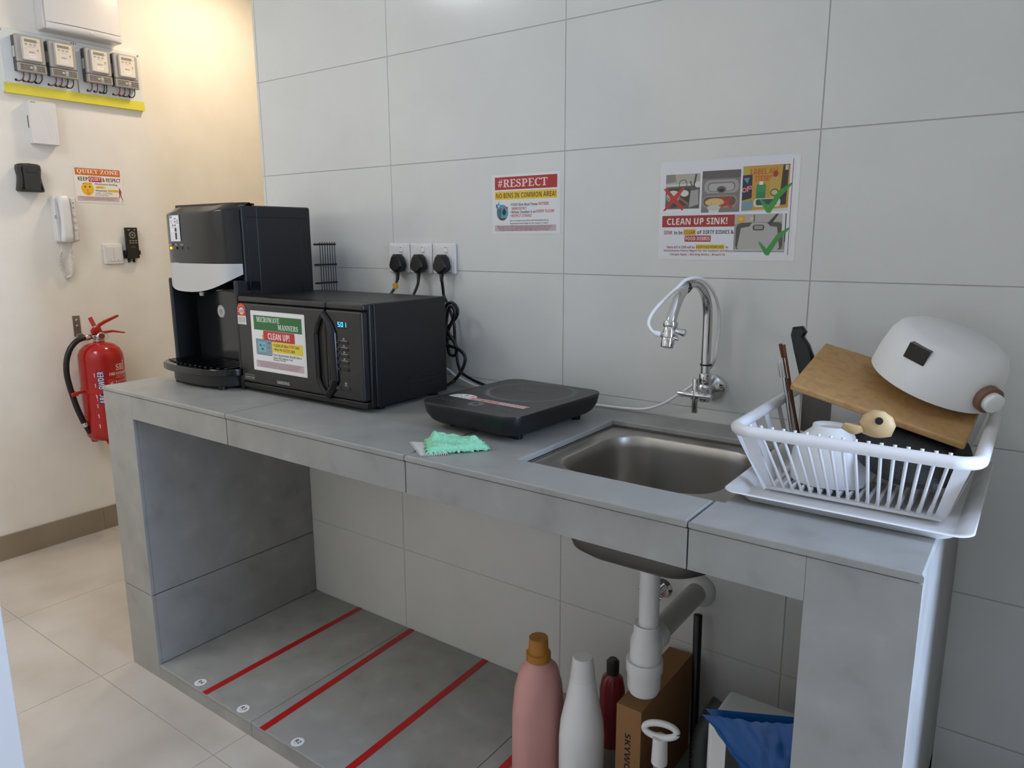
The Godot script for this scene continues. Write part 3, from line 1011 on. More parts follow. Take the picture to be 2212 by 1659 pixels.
# ---------------------------------------------------------------- microwave
func microwave() -> void:
	var t := thing("microwave_oven", "black microwave oven with a lit blue display, next to the water dispenser", "microwave", Vector3(-0.553, TOP, 0.25))
	var b := MB.new()
	b.slab(Vector3(-0.8035, 0.904, 0.11), Vector3(-0.302, 1.160, 0.372), 0.004, 2)
	for i in 3:     # pressed ribs low on the right side
		b.box(Vector3(-0.3015, 0.962 - i * 0.014, 0.2), Vector3(0.003, 0.004, 0.12), 0.0012)
	part("casing", b, M.black_plastic, t)
	for q in [[-0.78, 0.34], [-0.33, 0.34], [-0.78, 0.14], [-0.33, 0.14]]:
		part("foot", cyl_mb(Vector3(q[0], TOP, q[1]), Vector3(q[0], 0.906, q[1]), 0.014, 0.016), M.black, t)
	b = MB.new()
	b.slab(Vector3(-0.8035, 0.904, 0.372), Vector3(-0.302, 1.160, 0.388), 0.005, 2)
	part("front_frame", b, M.mw_dark, t)
	part("door", slab_mb(Vector3(-0.803, 0.922, 0.384), Vector3(-0.4392, 1.1418, 0.408), 0.006, 2), M.mw_front, t)
	part("control_panel", slab_mb(Vector3(-0.4378, 0.922, 0.384), Vector3(-0.3085, 1.1418, 0.408), 0.006, 2), M.mw_front, t)
	part("top_trim", slab_mb(Vector3(-0.803, 1.1432, 0.384), Vector3(-0.4392, 1.1595, 0.405), 0.005, 2), M.mw_front, t)
	part("top_trim", slab_mb(Vector3(-0.4378, 1.1432, 0.384), Vector3(-0.3045, 1.1595, 0.405), 0.005, 2), M.mw_front, t)
	part("bottom_trim", slab_mb(Vector3(-0.803, 0.9045, 0.384), Vector3(-0.3045, 0.9208, 0.404), 0.004, 2), M.mw_dark, t)
	# pointed loop handle
	var outer := [Vector2(-0.438, 1.1425), Vector2(-0.462, 1.108), Vector2(-0.4735, 1.08), Vector2(-0.4735, 0.965), Vector2(-0.462, 0.942), Vector2(-0.434, 0.914), Vector2(-0.406, 0.94), Vector2(-0.392, 0.965), Vector2(-0.394, 1.085), Vector2(-0.408, 1.112)]
	var inner := [Vector2(-0.446, 1.117), Vector2(-0.457, 1.098), Vector2(-0.4635, 1.078), Vector2(-0.4615, 0.965), Vector2(-0.456, 0.952), Vector2(-0.4455, 0.94), Vector2(-0.432, 0.956), Vector2(-0.429, 0.972), Vector2(-0.433, 1.09), Vector2(-0.438, 1.107)]
	b = MB.new()
	for i in 10:
		var j := (i + 1) % 10
		for z in [[0.4085, 0.0], [0.4215, 0.002]]:
			pass
		var o0: Vector2 = outer[i]
		var o1: Vector2 = outer[j]
		var n0: Vector2 = inner[i]
		var n1: Vector2 = inner[j]
		var c0 := o0.lerp(n0, 0.5)
		var c1 := o1.lerp(n1, 0.5)
		var zt := 0.421
		var z0 := 0.4075
		var ca := MB.v3(c0, zt)
		var cb := MB.v3(c1, zt)
		var on := MB.v3((o1 - o0).orthogonal().normalized(), 0)
		if on.dot(MB.v3(o0 - n0, 0)) < 0:
			on = -on
		var up := Vector3(0, 0, 1)
		b.quad(MB.v3(o0, z0), MB.v3(o1, z0), cb, ca, on, on, up, up)
		b.quad(MB.v3(n0, z0), MB.v3(n1, z0), cb, ca, -on, -on, up, up)
	part("door_handle", b, M.black_gloss, t, "pointed gloss black loop handle")
	b = MB.new()
	b.slab(Vector3(-0.4335, 0.925, 0.4075), Vector3(-0.4275, 1.13, 0.4095))
	part("door_edge", b, M.black_gloss, t)
	# display and keys
	b = MB.new()
	b.slab(Vector3(-0.396, 1.098, 0.4078), Vector3(-0.358, 1.117, 0.4084), 0.0002)
	part("display_screen", b, M.display_back, t)
	b = MB.new()
	segs(b, "501", Vector3(-0.3905, 1.102, 0.4088), 0.0072, 0.0112)
	part("display_digits", b, M.display_digit, t, "glowing blue display reading 501")
	var keys := MB.new()
	for i in 5:
		for j in 2:
			var x := -0.4175 + j * 0.031
			var y := 1.066 - i * 0.0165
			part("key", slab_mb(Vector3(x, y - 0.0062, 0.407), Vector3(x + 0.029, y, 0.4105), 0.001), M.mw_dark, t)
			if i < 4:
				keys.slab(Vector3(x + 0.004, y + 0.0012, 0.4079), Vector3(x + 0.025, y + 0.003, 0.4083))
				keys.slab(Vector3(x + 0.011, y + 0.0045, 0.4079), Vector3(x + 0.0165, y + 0.0088, 0.4083))
			else:
				var s := -1.0 if j == 0 else 1.0
				keys.tube([Vector3(x + 0.010, y + 0.006 - s * 0.002, 0.4082), Vector3(x + 0.0145, y + 0.006 + s * 0.002, 0.4082), Vector3(x + 0.019, y + 0.006 - s * 0.002, 0.4082)], 0.0004, 4)
	for j in 2:
		part("key", slab_mb(Vector3(-0.4175 + j * 0.031, 0.944, 0.407), Vector3(-0.3885 + j * 0.031, 0.954, 0.4105), 0.001), M.mw_front, t)
		keys.slab(Vector3(-0.4075 + j * 0.031, 0.9555, 0.4079), Vector3(-0.398 + j * 0.031, 0.9575, 0.4083))
		keys.slab(Vector3(-0.4065 + j * 0.031, 0.9595, 0.4079), Vector3(-0.399 + j * 0.031, 0.9645, 0.4083))
	part("key_caption", keys, mat(rgb(150, 150, 150), 0.5), t)
	lettering(t, "brand_lettering", "SAMSUNG", Vector3(-0.6455, 0.9315, 0.4083), 0.052, 0.0085, mat(rgb(190, 190, 190), 0.4))
	lettering(t, "corner_lettering", "Ceramic inside", Vector3(-0.788, 0.9345, 0.4083), 0.043, 0.0058, mat(rgb(170, 170, 170), 0.4))
	b = MB.new()
	b.slab(Vector3(-0.788, 0.9435, 0.4079), Vector3(-0.745, 0.9442, 0.4083))
	b.slab(Vector3(-0.788, 0.9312, 0.4079), Vector3(-0.745, 0.9319, 0.4083))
	part("corner_lines", b, mat(rgb(170, 170, 170), 0.4), t)
	# energy rating label
	var p := Painter.new(110, 170, rgb(214, 210, 206))
	p.rect(0, 0, 110, 100, rgb(178, 44, 36))
	p.oval(55, 52, 53, 50, rgb(196, 52, 42))
	p.oval(55, 62, 30, 28, rgb(222, 216, 210))
	p.rect(0, 62, 110, 12, rgb(60, 22, 22))
	p.dashes(6, 64, 98, 8, rgb(225, 215, 210), 4)
	for i in 5:
		var a := PI + PI * (i + 0.5) / 5
		p.oval(55 + cos(a) * 42, 58 + sin(a) * 42, 5, 5, rgb(238, 190, 70))
	p.dashes(36, 50, 38, 8, rgb(110, 90, 90), 8)
	star(p, 55, 92, 15, rgb(238, 180, 60))
	star(p, 55, 92, 8, rgb(178, 44, 36))
	for y in [112, 121, 130, 139, 148]:
		p.dashes(10, y, 90, 5, rgb(110, 106, 106), y)
	p.rect(0, 156, 110, 14, rgb(236, 234, 232))
	p.dashes(10, 160, 90, 5, rgb(120, 116, 116), 77)
	b = MB.new()
	var w := 0.0385
	var o := Vector3(-0.803, 1.1405, 0.4083)
	var ring := []
	for i in 13:
		var a := PI * i / 12
		ring.append(Vector2(w * 0.5 + cos(a) * w * 0.5, sin(a) * w * 0.5 - w * 0.5))
	ring.append(Vector2(0, -0.058))
	ring.append(Vector2(w, -0.058))
	for i in ring.size():
		var q := [Vector2(w * 0.5, -0.03), ring[i], ring[(i + 1) % ring.size()]]
		var v := []
		var u := []
		for e in q:
			v.append(o + Vector3(e.x, e.y, 0))
			u.append(Vector2(e.x / w, -e.y / 0.058))
		b.tri(v[0], v[1], v[2], Vector3(0, 0, 1), Vector3(0, 0, 1), Vector3(0, 0, 1), u[0], u[1], u[2])
	part("energy_label", b, print_mat(p, 0.4), t, "red and white energy rating label")


func star(p: Painter, x: float, y: float, r: float, c: Color) -> void:
	var q := []
	for i in 10:
		q.append(Vector2(x, y) + Vector2.from_angle(-PI / 2 + TAU * i / 10) * (r if i % 2 == 0 else r * 0.42))
	p.poly(q, c)


func lettering(t: Node3D, called: String, txt: String, at: Vector3, w: float, h: float, m: Material, bold := true, face := "Droid Sans") -> void:
	var o := Painter.outline(txt, face, bold)
	var lo := Vector2(1e9, 1e9)
	var hi := Vector2(-1e9, -1e9)
	for p in o:
		lo = lo.min(p)
		hi = hi.max(p)
	var b := MB.new()
	var n := Vector3(0, 0, 1)
	for i in range(0, o.size() - 2, 3):
		var q := []
		for k in 3:
			var p := (o[i + k] - lo) / (hi - lo)
			q.append(at + Vector3(p.x * w, p.y * h, 0))
		b.tri(q[0], q[1], q[2], n, n, n)
	part(called, b, m, t)


func segs(b: MB, txt: String, at: Vector3, w: float, h: float) -> void:   # seven-segment digits
	var on := {"5": "abdfg"[0] + "cdfg", "0": "abcdef", "1": "bc"}
	on["5"] = "acdfg"
	var s := 0.0013
	for i in txt.length():
		var o := at + Vector3(i * w * 1.55, 0, 0)
		for c in on[txt[i]]:
			var q: Array = {"a": [0, h - s, w, h], "d": [0, 0, w, s], "g": [0, h * 0.5 - s * 0.5, w, h * 0.5 + s * 0.5], "b": [w - s, h * 0.5, w, h], "c": [w - s, 0, w, h * 0.5], "f": [0, h * 0.5, s, h], "e": [0, 0, s, h * 0.5]}[c]
			b.slab(o + Vector3(q[0], q[1], 0), o + Vector3(q[2], q[3], 0.0004))


# ---------------------------------------------------------------- induction hob
func hob() -> void:
	var c := Vector3(0.0315, 0, 0.262)
	var t := thing("induction_hob", "flat black portable induction hob with grey ring, right of the microwave", "hob", c + Vector3(0, TOP, 0))
	var turn := Basis(Vector3.UP, deg_to_rad(-3.0))
	var rows := []
	for k in [[0.100, 0.132, 0.906, 0.03], [0.118, 0.150, 0.9075, 0.034], [0.128, 0.161, 0.916, 0.036], [0.136, 0.169, 0.932, 0.036], [0.1385, 0.1715, 0.946, 0.036], [0.1385, 0.1715, 0.9495, 0.036]]:
		var r := []
		for p in rrect(k[0] * 2, k[1] * 2, k[3], 8):
			r.append(c + turn * Vector3(p.x, k[2], p.y))
		rows.append(r)
	var b := MB.new()
	b.loft(rows, true)
	part("base", b, M.black_plastic, t)
	b = MB.new()
	b.t = Transform3D(turn * Basis(Vector3(1, 0, 0), Vector3(0, 0, 1), Vector3(0, -1, 0)), c + Vector3(0, 0.9555, 0))
	b.extrude(rrect(0.28, 0.346, 0.038, 8), 0.006, 0.0012)
	part("glass_top", b, M.hob_glass, t)
	for q in [[-0.088, 0.105], [0.095, 0.105], [-0.088, -0.115], [0.095, -0.115]]:
		var f: Vector3 = c + turn * Vector3(q[0], 0, q[1])
		part("foot", cyl_mb(f + Vector3(0, TOP, 0), f + Vector3(0, 0.91, 0), 0.011, 0.013), M.black, t)
	# printed cooking ring
	var tr := Transform3D(turn, c + Vector3(0, 0.9557, 0) + turn * Vector3(0.006, 0, -0.058))
	for k in [["ring_print", 0.1075, 0.0985, M.hob_grey], ["ring_print", 0.1105, 0.1095, M.hob_grey], ["ring_print", 0.0955, 0.0948, M.hob_grey]]:
		b = MB.new()
		b.t = tr
		for i in 64:
			var a := TAU * i / 64
			var e := TAU * (i + 1) / 64
			b.quad(Vector3(cos(a) * k[1], 0, sin(a) * k[1]), Vector3(cos(e) * k[1], 0, sin(e) * k[1]), Vector3(cos(e) * k[2], 0, sin(e) * k[2]), Vector3(cos(a) * k[2], 0, sin(a) * k[2]), Vector3.UP, Vector3.UP, Vector3.UP, Vector3.UP)
		part(k[0], b, k[3], t)
	b = MB.new()
	b.t = Transform3D(turn, c + Vector3(0, 0.9557, 0) + turn * Vector3(-0.012, 0, 0.117))
	b.lathe([Vector2(0.008, 0.0), Vector2(0.019, 0.0)], 40)
	part("touch_ring", b, M.hob_grey, t)
	b = MB.new()
	for i in 6:
		for j in 3:
			var q := Vector3(0.035 + i * 0.014, 0.0, 0.105 + j * 0.013)
			b.box(q, Vector3(0.007, 0.0003, 0.003))
			if j < 2 and i < 5:
				b.box(Vector3(-0.118 + i * 0.014, 0.0, 0.11 + j * 0.016), Vector3(0.008, 0.0003, 0.003))
	b.t = Transform3D()
	var placed := MB.new()
	placed.t = Transform3D(turn, c + Vector3(0, 0.9557, 0))
	for i in range(0, b.P.size(), 3):
		placed.tri(b.P[i], b.P[i + 1], b.P[i + 2], b.N[i], b.N[i + 1], b.N[i + 2])
	part("panel_print", placed, mat(rgb(70, 70, 70), 0.4), t)
	# long promotional sticker
	var p := Painter.new(420, 80, rgb(226, 222, 218))
	p.rect(0, 0, 420, 40, rgb(20, 20, 20))
	p.oval(66, 42, 62, 40, rgb(228, 224, 220))
	p.rect(0, 40, 420, 40, rgb(228, 224, 220))
	p.rect(120, 46, 300, 28, rgb(176, 44, 40))
	p.oval(30, 30, 9, 7, rgb(196, 150, 60))
	p.oval(62, 24, 10, 6, rgb(110, 40, 34))
	p.oval(100, 30, 12, 8, rgb(200, 70, 60))
	for i in 5:
		p.oval(16 + i * 22, 58, 7, 6, rgb(60, 56, 54))
		p.oval(16 + i * 22, 56, 5, 3, rgb(220, 216, 210))
	p.dashes(130, 54, 130, 12, rgb(226, 170, 164), 9)
	for i in 7:
		p.rr(272 + i * 20, 48, 15, 24, 3, rgb(222, 196, 190))
		p.dashes(274 + i * 20, 55, 11, 7, rgb(150, 60, 54), i)
	b = MB.new()
	b.t = Transform3D(turn, c + Vector3(0, 0.9559, 0) + turn * Vector3(-0.008, 0, 0.072))
	# outline: a strip with a round head at its left end
	var L := 0.222
	var D := 0.040
	var ol := [Vector2(0, 0.5), Vector2(0, 1), Vector2(1, 1), Vector2(1, 0.5), Vector2(0.305, 0.5)]
	for i in 9:
		var a := PI * i / 8
		ol.append(Vector2(0.157 + cos(a) * 0.147, 0.5 - sin(a) * 0.48))
	for i in ol.size():
		var q := [Vector2(0.16, 0.72), ol[i], ol[(i + 1) % ol.size()]]
		b.tri(Vector3((q[0].x - 0.5) * L, 0, (q[0].y - 0.5) * D), Vector3((q[1].x - 0.5) * L, 0, (q[1].y - 0.5) * D), Vector3((q[2].x - 0.5) * L, 0, (q[2].y - 0.5) * D), Vector3.UP, Vector3.UP, Vector3.UP, q[0], q[1], q[2])
	part("sticker", b, print_mat(p, 0.35), t, "white and red promotional sticker")
	p = Painter.new(160, 40, rgb(48, 47, 46))
	lettering_flat(t, "Tecnogas", c + Vector3(0, 0.9558, 0) + turn * Vector3(-0.022, 0, -0.062), turn, 0.06, 0.011)


func lettering_flat(t: Node3D, txt: String, at: Vector3, turn: Basis, w: float, h: float) -> void:
	var b := MB.new()
	b.t = Transform3D(turn, at)
	for i in 8:        # worn mark in the ring's middle, not readable
		b.box(Vector3(i * w / 8, 0, (i % 3) * 0.0008), Vector3(w / 12, 0.0002, h * (0.8 if i == 0 else 0.45)))
	part("worn_print", b, M.hob_grey, t)


# ---------------------------------------------------------------- cloths
func cloths() -> void:
	var f := FastNoiseLite.new()
	f.seed = 4
	f.frequency = 9.0
	f.fractal_octaves = 3
	for k in 2:
		# four corners on the worktop: far left, far right, near right, near left
		var c: Array = [[Vector2(-0.022, 0.506), Vector2(0.074, 0.440), Vector2(0.130, 0.480), Vector2(0.048, 0.580)], [Vector2(-0.040, 0.529), Vector2(0.01, 0.502), Vector2(0.08, 0.55), Vector2(0.043, 0.590)]][k]
		var rows := []
		var n := 44
		for i in n + 1:
			var r := []
			for j in n + 1:
				var u := float(j) / n
				var v := float(i) / n
				var p: Vector2 = c[0].lerp(c[1], u).lerp(c[3].lerp(c[2], u), v)
				var edge := minf(minf(u, 1 - u), minf(v, 1 - v))
				var fray := 0.004 * sin((u + v) * (190.0 if k == 0 else 80.0)) * (1.0 if edge < 0.001 else 0.0)
				p += (p - Vector2(0.03, 0.48)).normalized() * fray
				var y := TOP + 0.0012
				if k == 0:
					var w := smoothstep(0.0, 0.18, edge)
					y += 0.007 + w * (0.006 + 0.016 * maxf(0.0, f.get_noise_2d(p.x * 1.6, p.y * 1.6)) + 0.011 * exp(-pow((u + v * 0.55 - 0.30) * 9.0, 2)) + 0.007 * exp(-pow((v - 0.75 * u - 0.15) * 10.0, 2)))
					y += 0.0016 * f.get_noise_2d(p.x * 22, p.y * 22)
					if edge < 0.001:
						y -= 0.004 + 0.002 * sin((u - v) * 60.0)
					elif v > 0.9 or u > 0.93:
						y -= 0.002
				else:
					y += 0.0015 + 0.002 * absf(f.get_noise_2d(p.x, p.y))
				r.append(Vector3(p.x, y, p.y))
			rows.append(r)
		var b := MB.new()
		b.grid(rows)
		var low := []
		for r in rows:
			var l := []
			for q in r:
				l.append(Vector3(q.x, minf(q.y - 0.0012, lerpf(TOP + 0.0004, q.y, 0.55)) if k == 0 else TOP + 0.0003, q.z))
			low.append(l)
		b.grid(low, false, true)
		for s in 4:
			var e0 := []
			var e1 := []
			for i in n + 1:
				var ij: Array = [[0, i], [i, n], [n, n - i], [n - i, 0]][s]
				e0.append(rows[ij[0]][ij[1]])
				e1.append(low[ij[0]][ij[1]])
			b.grid([e0, e1])
		if k == 0:
			solo("cleaning_cloth", b, M.cloth_green, "crumpled mint green fluffy cleaning cloth in front of the hob", "cloth", Vector3(0.035, TOP, 0.475))
		else:
			solo("cleaning_cloth", b, M.cloth_grey, "pale grey cloth with zigzag edge under the green cloth", "cloth", Vector3(0.03, TOP, 0.54))


# ---------------------------------------------------------------- sockets, plugs and cords
func sockets() -> void:
	var places := [[-0.5685, "leftmost of three white wall sockets, over the microwave's left plug"], [-0.4815, "middle of three white wall sockets above the microwave"], [-0.3935, "rightmost of three white wall sockets, beside the bare tiled wall"]]
	for i in 3:
		var x: float = places[i][0]
		var t := thing("wall_socket", places[i][1], "socket", Vector3(x, 1.2555, 0.0), "wall sockets above the microwave")
		part("face_plate", slab_mb(Vector3(x - 0.0425, 1.2125, 0.0003), Vector3(x + 0.0425, 1.2985, 0.0095), 0.004, 2), M.white_plastic, t)
		part("raised_panel", slab_mb(Vector3(x - 0.033, 1.219, 0.0085), Vector3(x + 0.033, 1.292, 0.0108), 0.0015), M.white_plastic, t)
		var b := MB.new()
		b.t = Transform3D(Basis(Vector3.RIGHT, -0.18), Vector3(x + 0.011, 1.2815, 0.011))
		b.box(Vector3.ZERO, Vector3(0.011, 0.0165, 0.007), 0.0015)
		part("rocker_switch", b, M.white_plastic, t)
		part("switch_mark", slab_mb(Vector3(x + 0.0085, 1.2865, 0.0138), Vector3(x + 0.0135, 1.288, 0.0146)), mat(rgb(176, 70, 60), 0.5), t)
		part("maker_mark", slab_mb(Vector3(x + 0.014, 1.2165, 0.0093), Vector3(x + 0.029, 1.2185, 0.0097)), mat(rgb(150, 150, 150), 0.5), t)
	var cords := [
		[Vector3(-0.561, 1.20, 0.028), Vector3(-0.5625, 1.185, 0.03), Vector3(-0.570, 1.165, 0.035), Vector3(-0.575, 1.14, 0.045), Vector3(-0.575, 1.05, 0.05), Vector3(-0.56, 0.93, 0.055), Vector3(-0.56, 0.899, 0.06)],
		[Vector3(-0.476, 1.20, 0.028), Vector3(-0.478, 1.18, 0.03), Vector3(-0.487, 1.15, 0.04), Vector3(-0.492, 1.12, 0.05), Vector3(-0.49, 1.0, 0.05), Vector3(-0.485, 0.899, 0.06)],
		[Vector3(-0.387, 1.20, 0.028), Vector3(-0.388, 1.171, 0.022), Vector3(-0.388, 1.151, 0.018), Vector3(-0.376, 1.124, 0.014), Vector3(-0.357, 1.076, 0.014), Vector3(-0.354, 1.024, 0.014), Vector3(-0.349, 0.987, 0.014), Vector3(-0.342, 0.958, 0.016), Vector3(-0.323, 0.938, 0.024), Vector3(-0.283, 0.924, 0.03), Vector3(-0.237, 0.914, 0.034), Vector3(-0.15, 0.905, 0.05), Vector3(-0.06, 0.915, 0.082)]]
	var labels := ["leftmost black plug, its cord carrying a yellow tag", "middle black plug with plain cord behind the microwave", "rightmost black plug, its cord running down to the hob"]
	for i in 3:
		var x: float = [-0.5605, -0.4765, -0.388][i]
		var t := thing("power_plug", labels[i], "plug", Vector3(x, 1.24, 0.0115), "black plugs in the wall sockets")
		var b := MB.new()
		b.t = Transform3D(Basis(), Vector3(x, 1.241, 0.0112))
		var o := PackedVector2Array([Vector2(-0.011, 0.0265), Vector2(0.011, 0.0265), Vector2(0.020, 0.017), Vector2(0.0275, -0.004), Vector2(0.0265, -0.014), Vector2(0.017, -0.021), Vector2(0.008, -0.0265), Vector2(-0.008, -0.0265), Vector2(-0.017, -0.021), Vector2(-0.0265, -0.014), Vector2(-0.0275, -0.004), Vector2(-0.020, 0.017)])
		b.extrude(o, 0.028, 0.007, 0.9)
		part("plug_body", b, M.black_plastic, t)
		b = MB.new()
		var prof := [Vector2(0, 0), Vector2(0.0075, 0)]
		for k in 6:
			prof.append(Vector2(0.0072 - k * 0.0004, 0.008 + k * 0.004))
			prof.append(Vector2(0.0058 - k * 0.0004, 0.0095 + k * 0.004))
		prof.append(Vector2(0, 0.034))
		b.t = Transform3D(Basis(Vector3.RIGHT, PI), Vector3(x, 1.222, 0.027))
		b.lathe(prof, 14)
		part("strain_relief", b, M.black, t)
		b = MB.new()
		b.tube(spline(cords[i], 6), 0.0042, 10)
		part("cord", b, M.black, t)
		if i == 0:
			b = MB.new()
			b.t = Transform3D(Basis(Vector3(0, 0, 1), 0.25), Vector3(-0.5655, 1.174, 0.034))
			b.box(Vector3(0.002, 0, 0), Vector3(0.015, 0.017, 0.009), 0.001)
			part("cord_tag", b, mat(rgb(206, 160, 40), 0.5), t, "yellow cord tag")
	# coiled spare cord hanging beside the microwave
	var t2 := thing("coiled_cord", "black power cord tied in hanging loops beside the microwave's back corner", "cord", Vector3(-0.33, TOP, 0.055))
	var b2 := MB.new()
	b2.tube(spline([Vector3(-0.365, 1.029, 0.045), Vector3(-0.355, 1.057, 0.05), Vector3(-0.337, 1.078, 0.05), Vector3(-0.316, 1.099, 0.05), Vector3(-0.312, 1.12, 0.05), Vector3(-0.327, 1.136, 0.05), Vector3(-0.347, 1.134, 0.05), Vector3(-0.358, 1.113, 0.05), Vector3(-0.351, 1.077, 0.056), Vector3(-0.333, 1.05, 0.062), Vector3(-0.313, 1.026, 0.062), Vector3(-0.311, 1.006, 0.058), Vector3(-0.321, 0.991, 0.056), Vector3(-0.343, 0.993, 0.052), Vector3(-0.349, 1.018, 0.052), Vector3(-0.342, 1.059, 0.066), Vector3(-0.336, 1.104, 0.066), Vector3(-0.325, 1.129, 0.066), Vector3(-0.316, 1.12, 0.06), Vector3(-0.317, 1.1, 0.06), Vector3(-0.336, 1.068, 0.058), Vector3(-0.352, 1.037, 0.056)], 6), 0.0045, 10)
	b2.tube(spline([Vector3(-0.352, 1.037, 0.056), Vector3(-0.345, 1.02, 0.062), Vector3(-0.328, 1.018, 0.066), Vector3(-0.294, 1.013, 0.07), Vector3(-0.27, 0.995, 0.072), Vector3(-0.273, 0.969, 0.074), Vector3(-0.293, 0.938, 0.076), Vector3(-0.321, 0.914, 0.078), Vector3(-0.345, 0.8985, 0.088), Vector3(-0.37, 0.8985, 0.095)], 6), 0.0045, 10)
	part("cord", b2, M.black, t2)
	part("tie", slab_mb(Vector3(-0.356, 1.033, 0.044), Vector3(-0.33, 1.045, 0.072), 0.004), M.black, t2)
	var flap := MB.new()
	flap.t = Transform3D(Basis(Vector3(0, 0, 1), 0.6) * Basis(Vector3.UP, 0.5), Vector3(-0.318, 0.914, 0.085))
	flap.box(Vector3.ZERO, Vector3(0.04, 0.007, 0.016), 0.003)
	part("velcro_strap", flap, M.black, t2)
	# wire guard at the dispenser's back
	var t3 := thing("condenser_grille", "black wire condenser grille at the back of the water dispenser", "grille", Vector3(-0.78, 1.0, 0.07))
	for i in 7:
		part("wire", cyl_mb(Vector3(-0.80, 0.935, 0.055 + i * 0.0095), Vector3(-0.80, 1.303, 0.055 + i * 0.0095), 0.0013, 0.0013, 6), M.black, t3)
	for y in [1.296, 1.235, 1.18, 1.12, 1.06, 1.0, 0.95]:
		part("cross_bar", slab_mb(Vector3(-0.804, y - 0.003, 0.052), Vector3(-0.796, y + 0.003, 0.134), 0.001), M.black, t3)


# ---------------------------------------------------------------- things on the white hall wall
# local frame of a thing on that wall: x to the right as one faces it, y up, z out of the wall
func on_wall(called: String, label: String, category: String, z: float, y: float, group := "") -> Node3D:
	var t := thing(called, label, category, Vector3.ZERO, group, false)
	t.transform = Transform3D(Basis(Vector3(0, 0, -1), Vector3.UP, Vector3(1, 0, 0)), Vector3(LX, y, z))
	return t


func quad_print(x0: float, y0: float, x1: float, y1: float, z: float) -> MB:
	var b := MB.new()
	b.face(Vector3(x0, y1, z), Vector3(x1, y1, z), Vector3(x1, y0, z), Vector3(x0, y0, z))
	return b


func rounded_slab(x0: float, y0: float, x1: float, y1: float, z0: float, z1: float, r: float, bev := 0.002) -> MB:
	var b := MB.new()
	b.t = Transform3D(Basis(), Vector3((x0 + x1) / 2, (y0 + y1) / 2, z0))
	b.extrude(rrect(x1 - x0, y1 - y0, r), z1 - z0, bev)
	return b


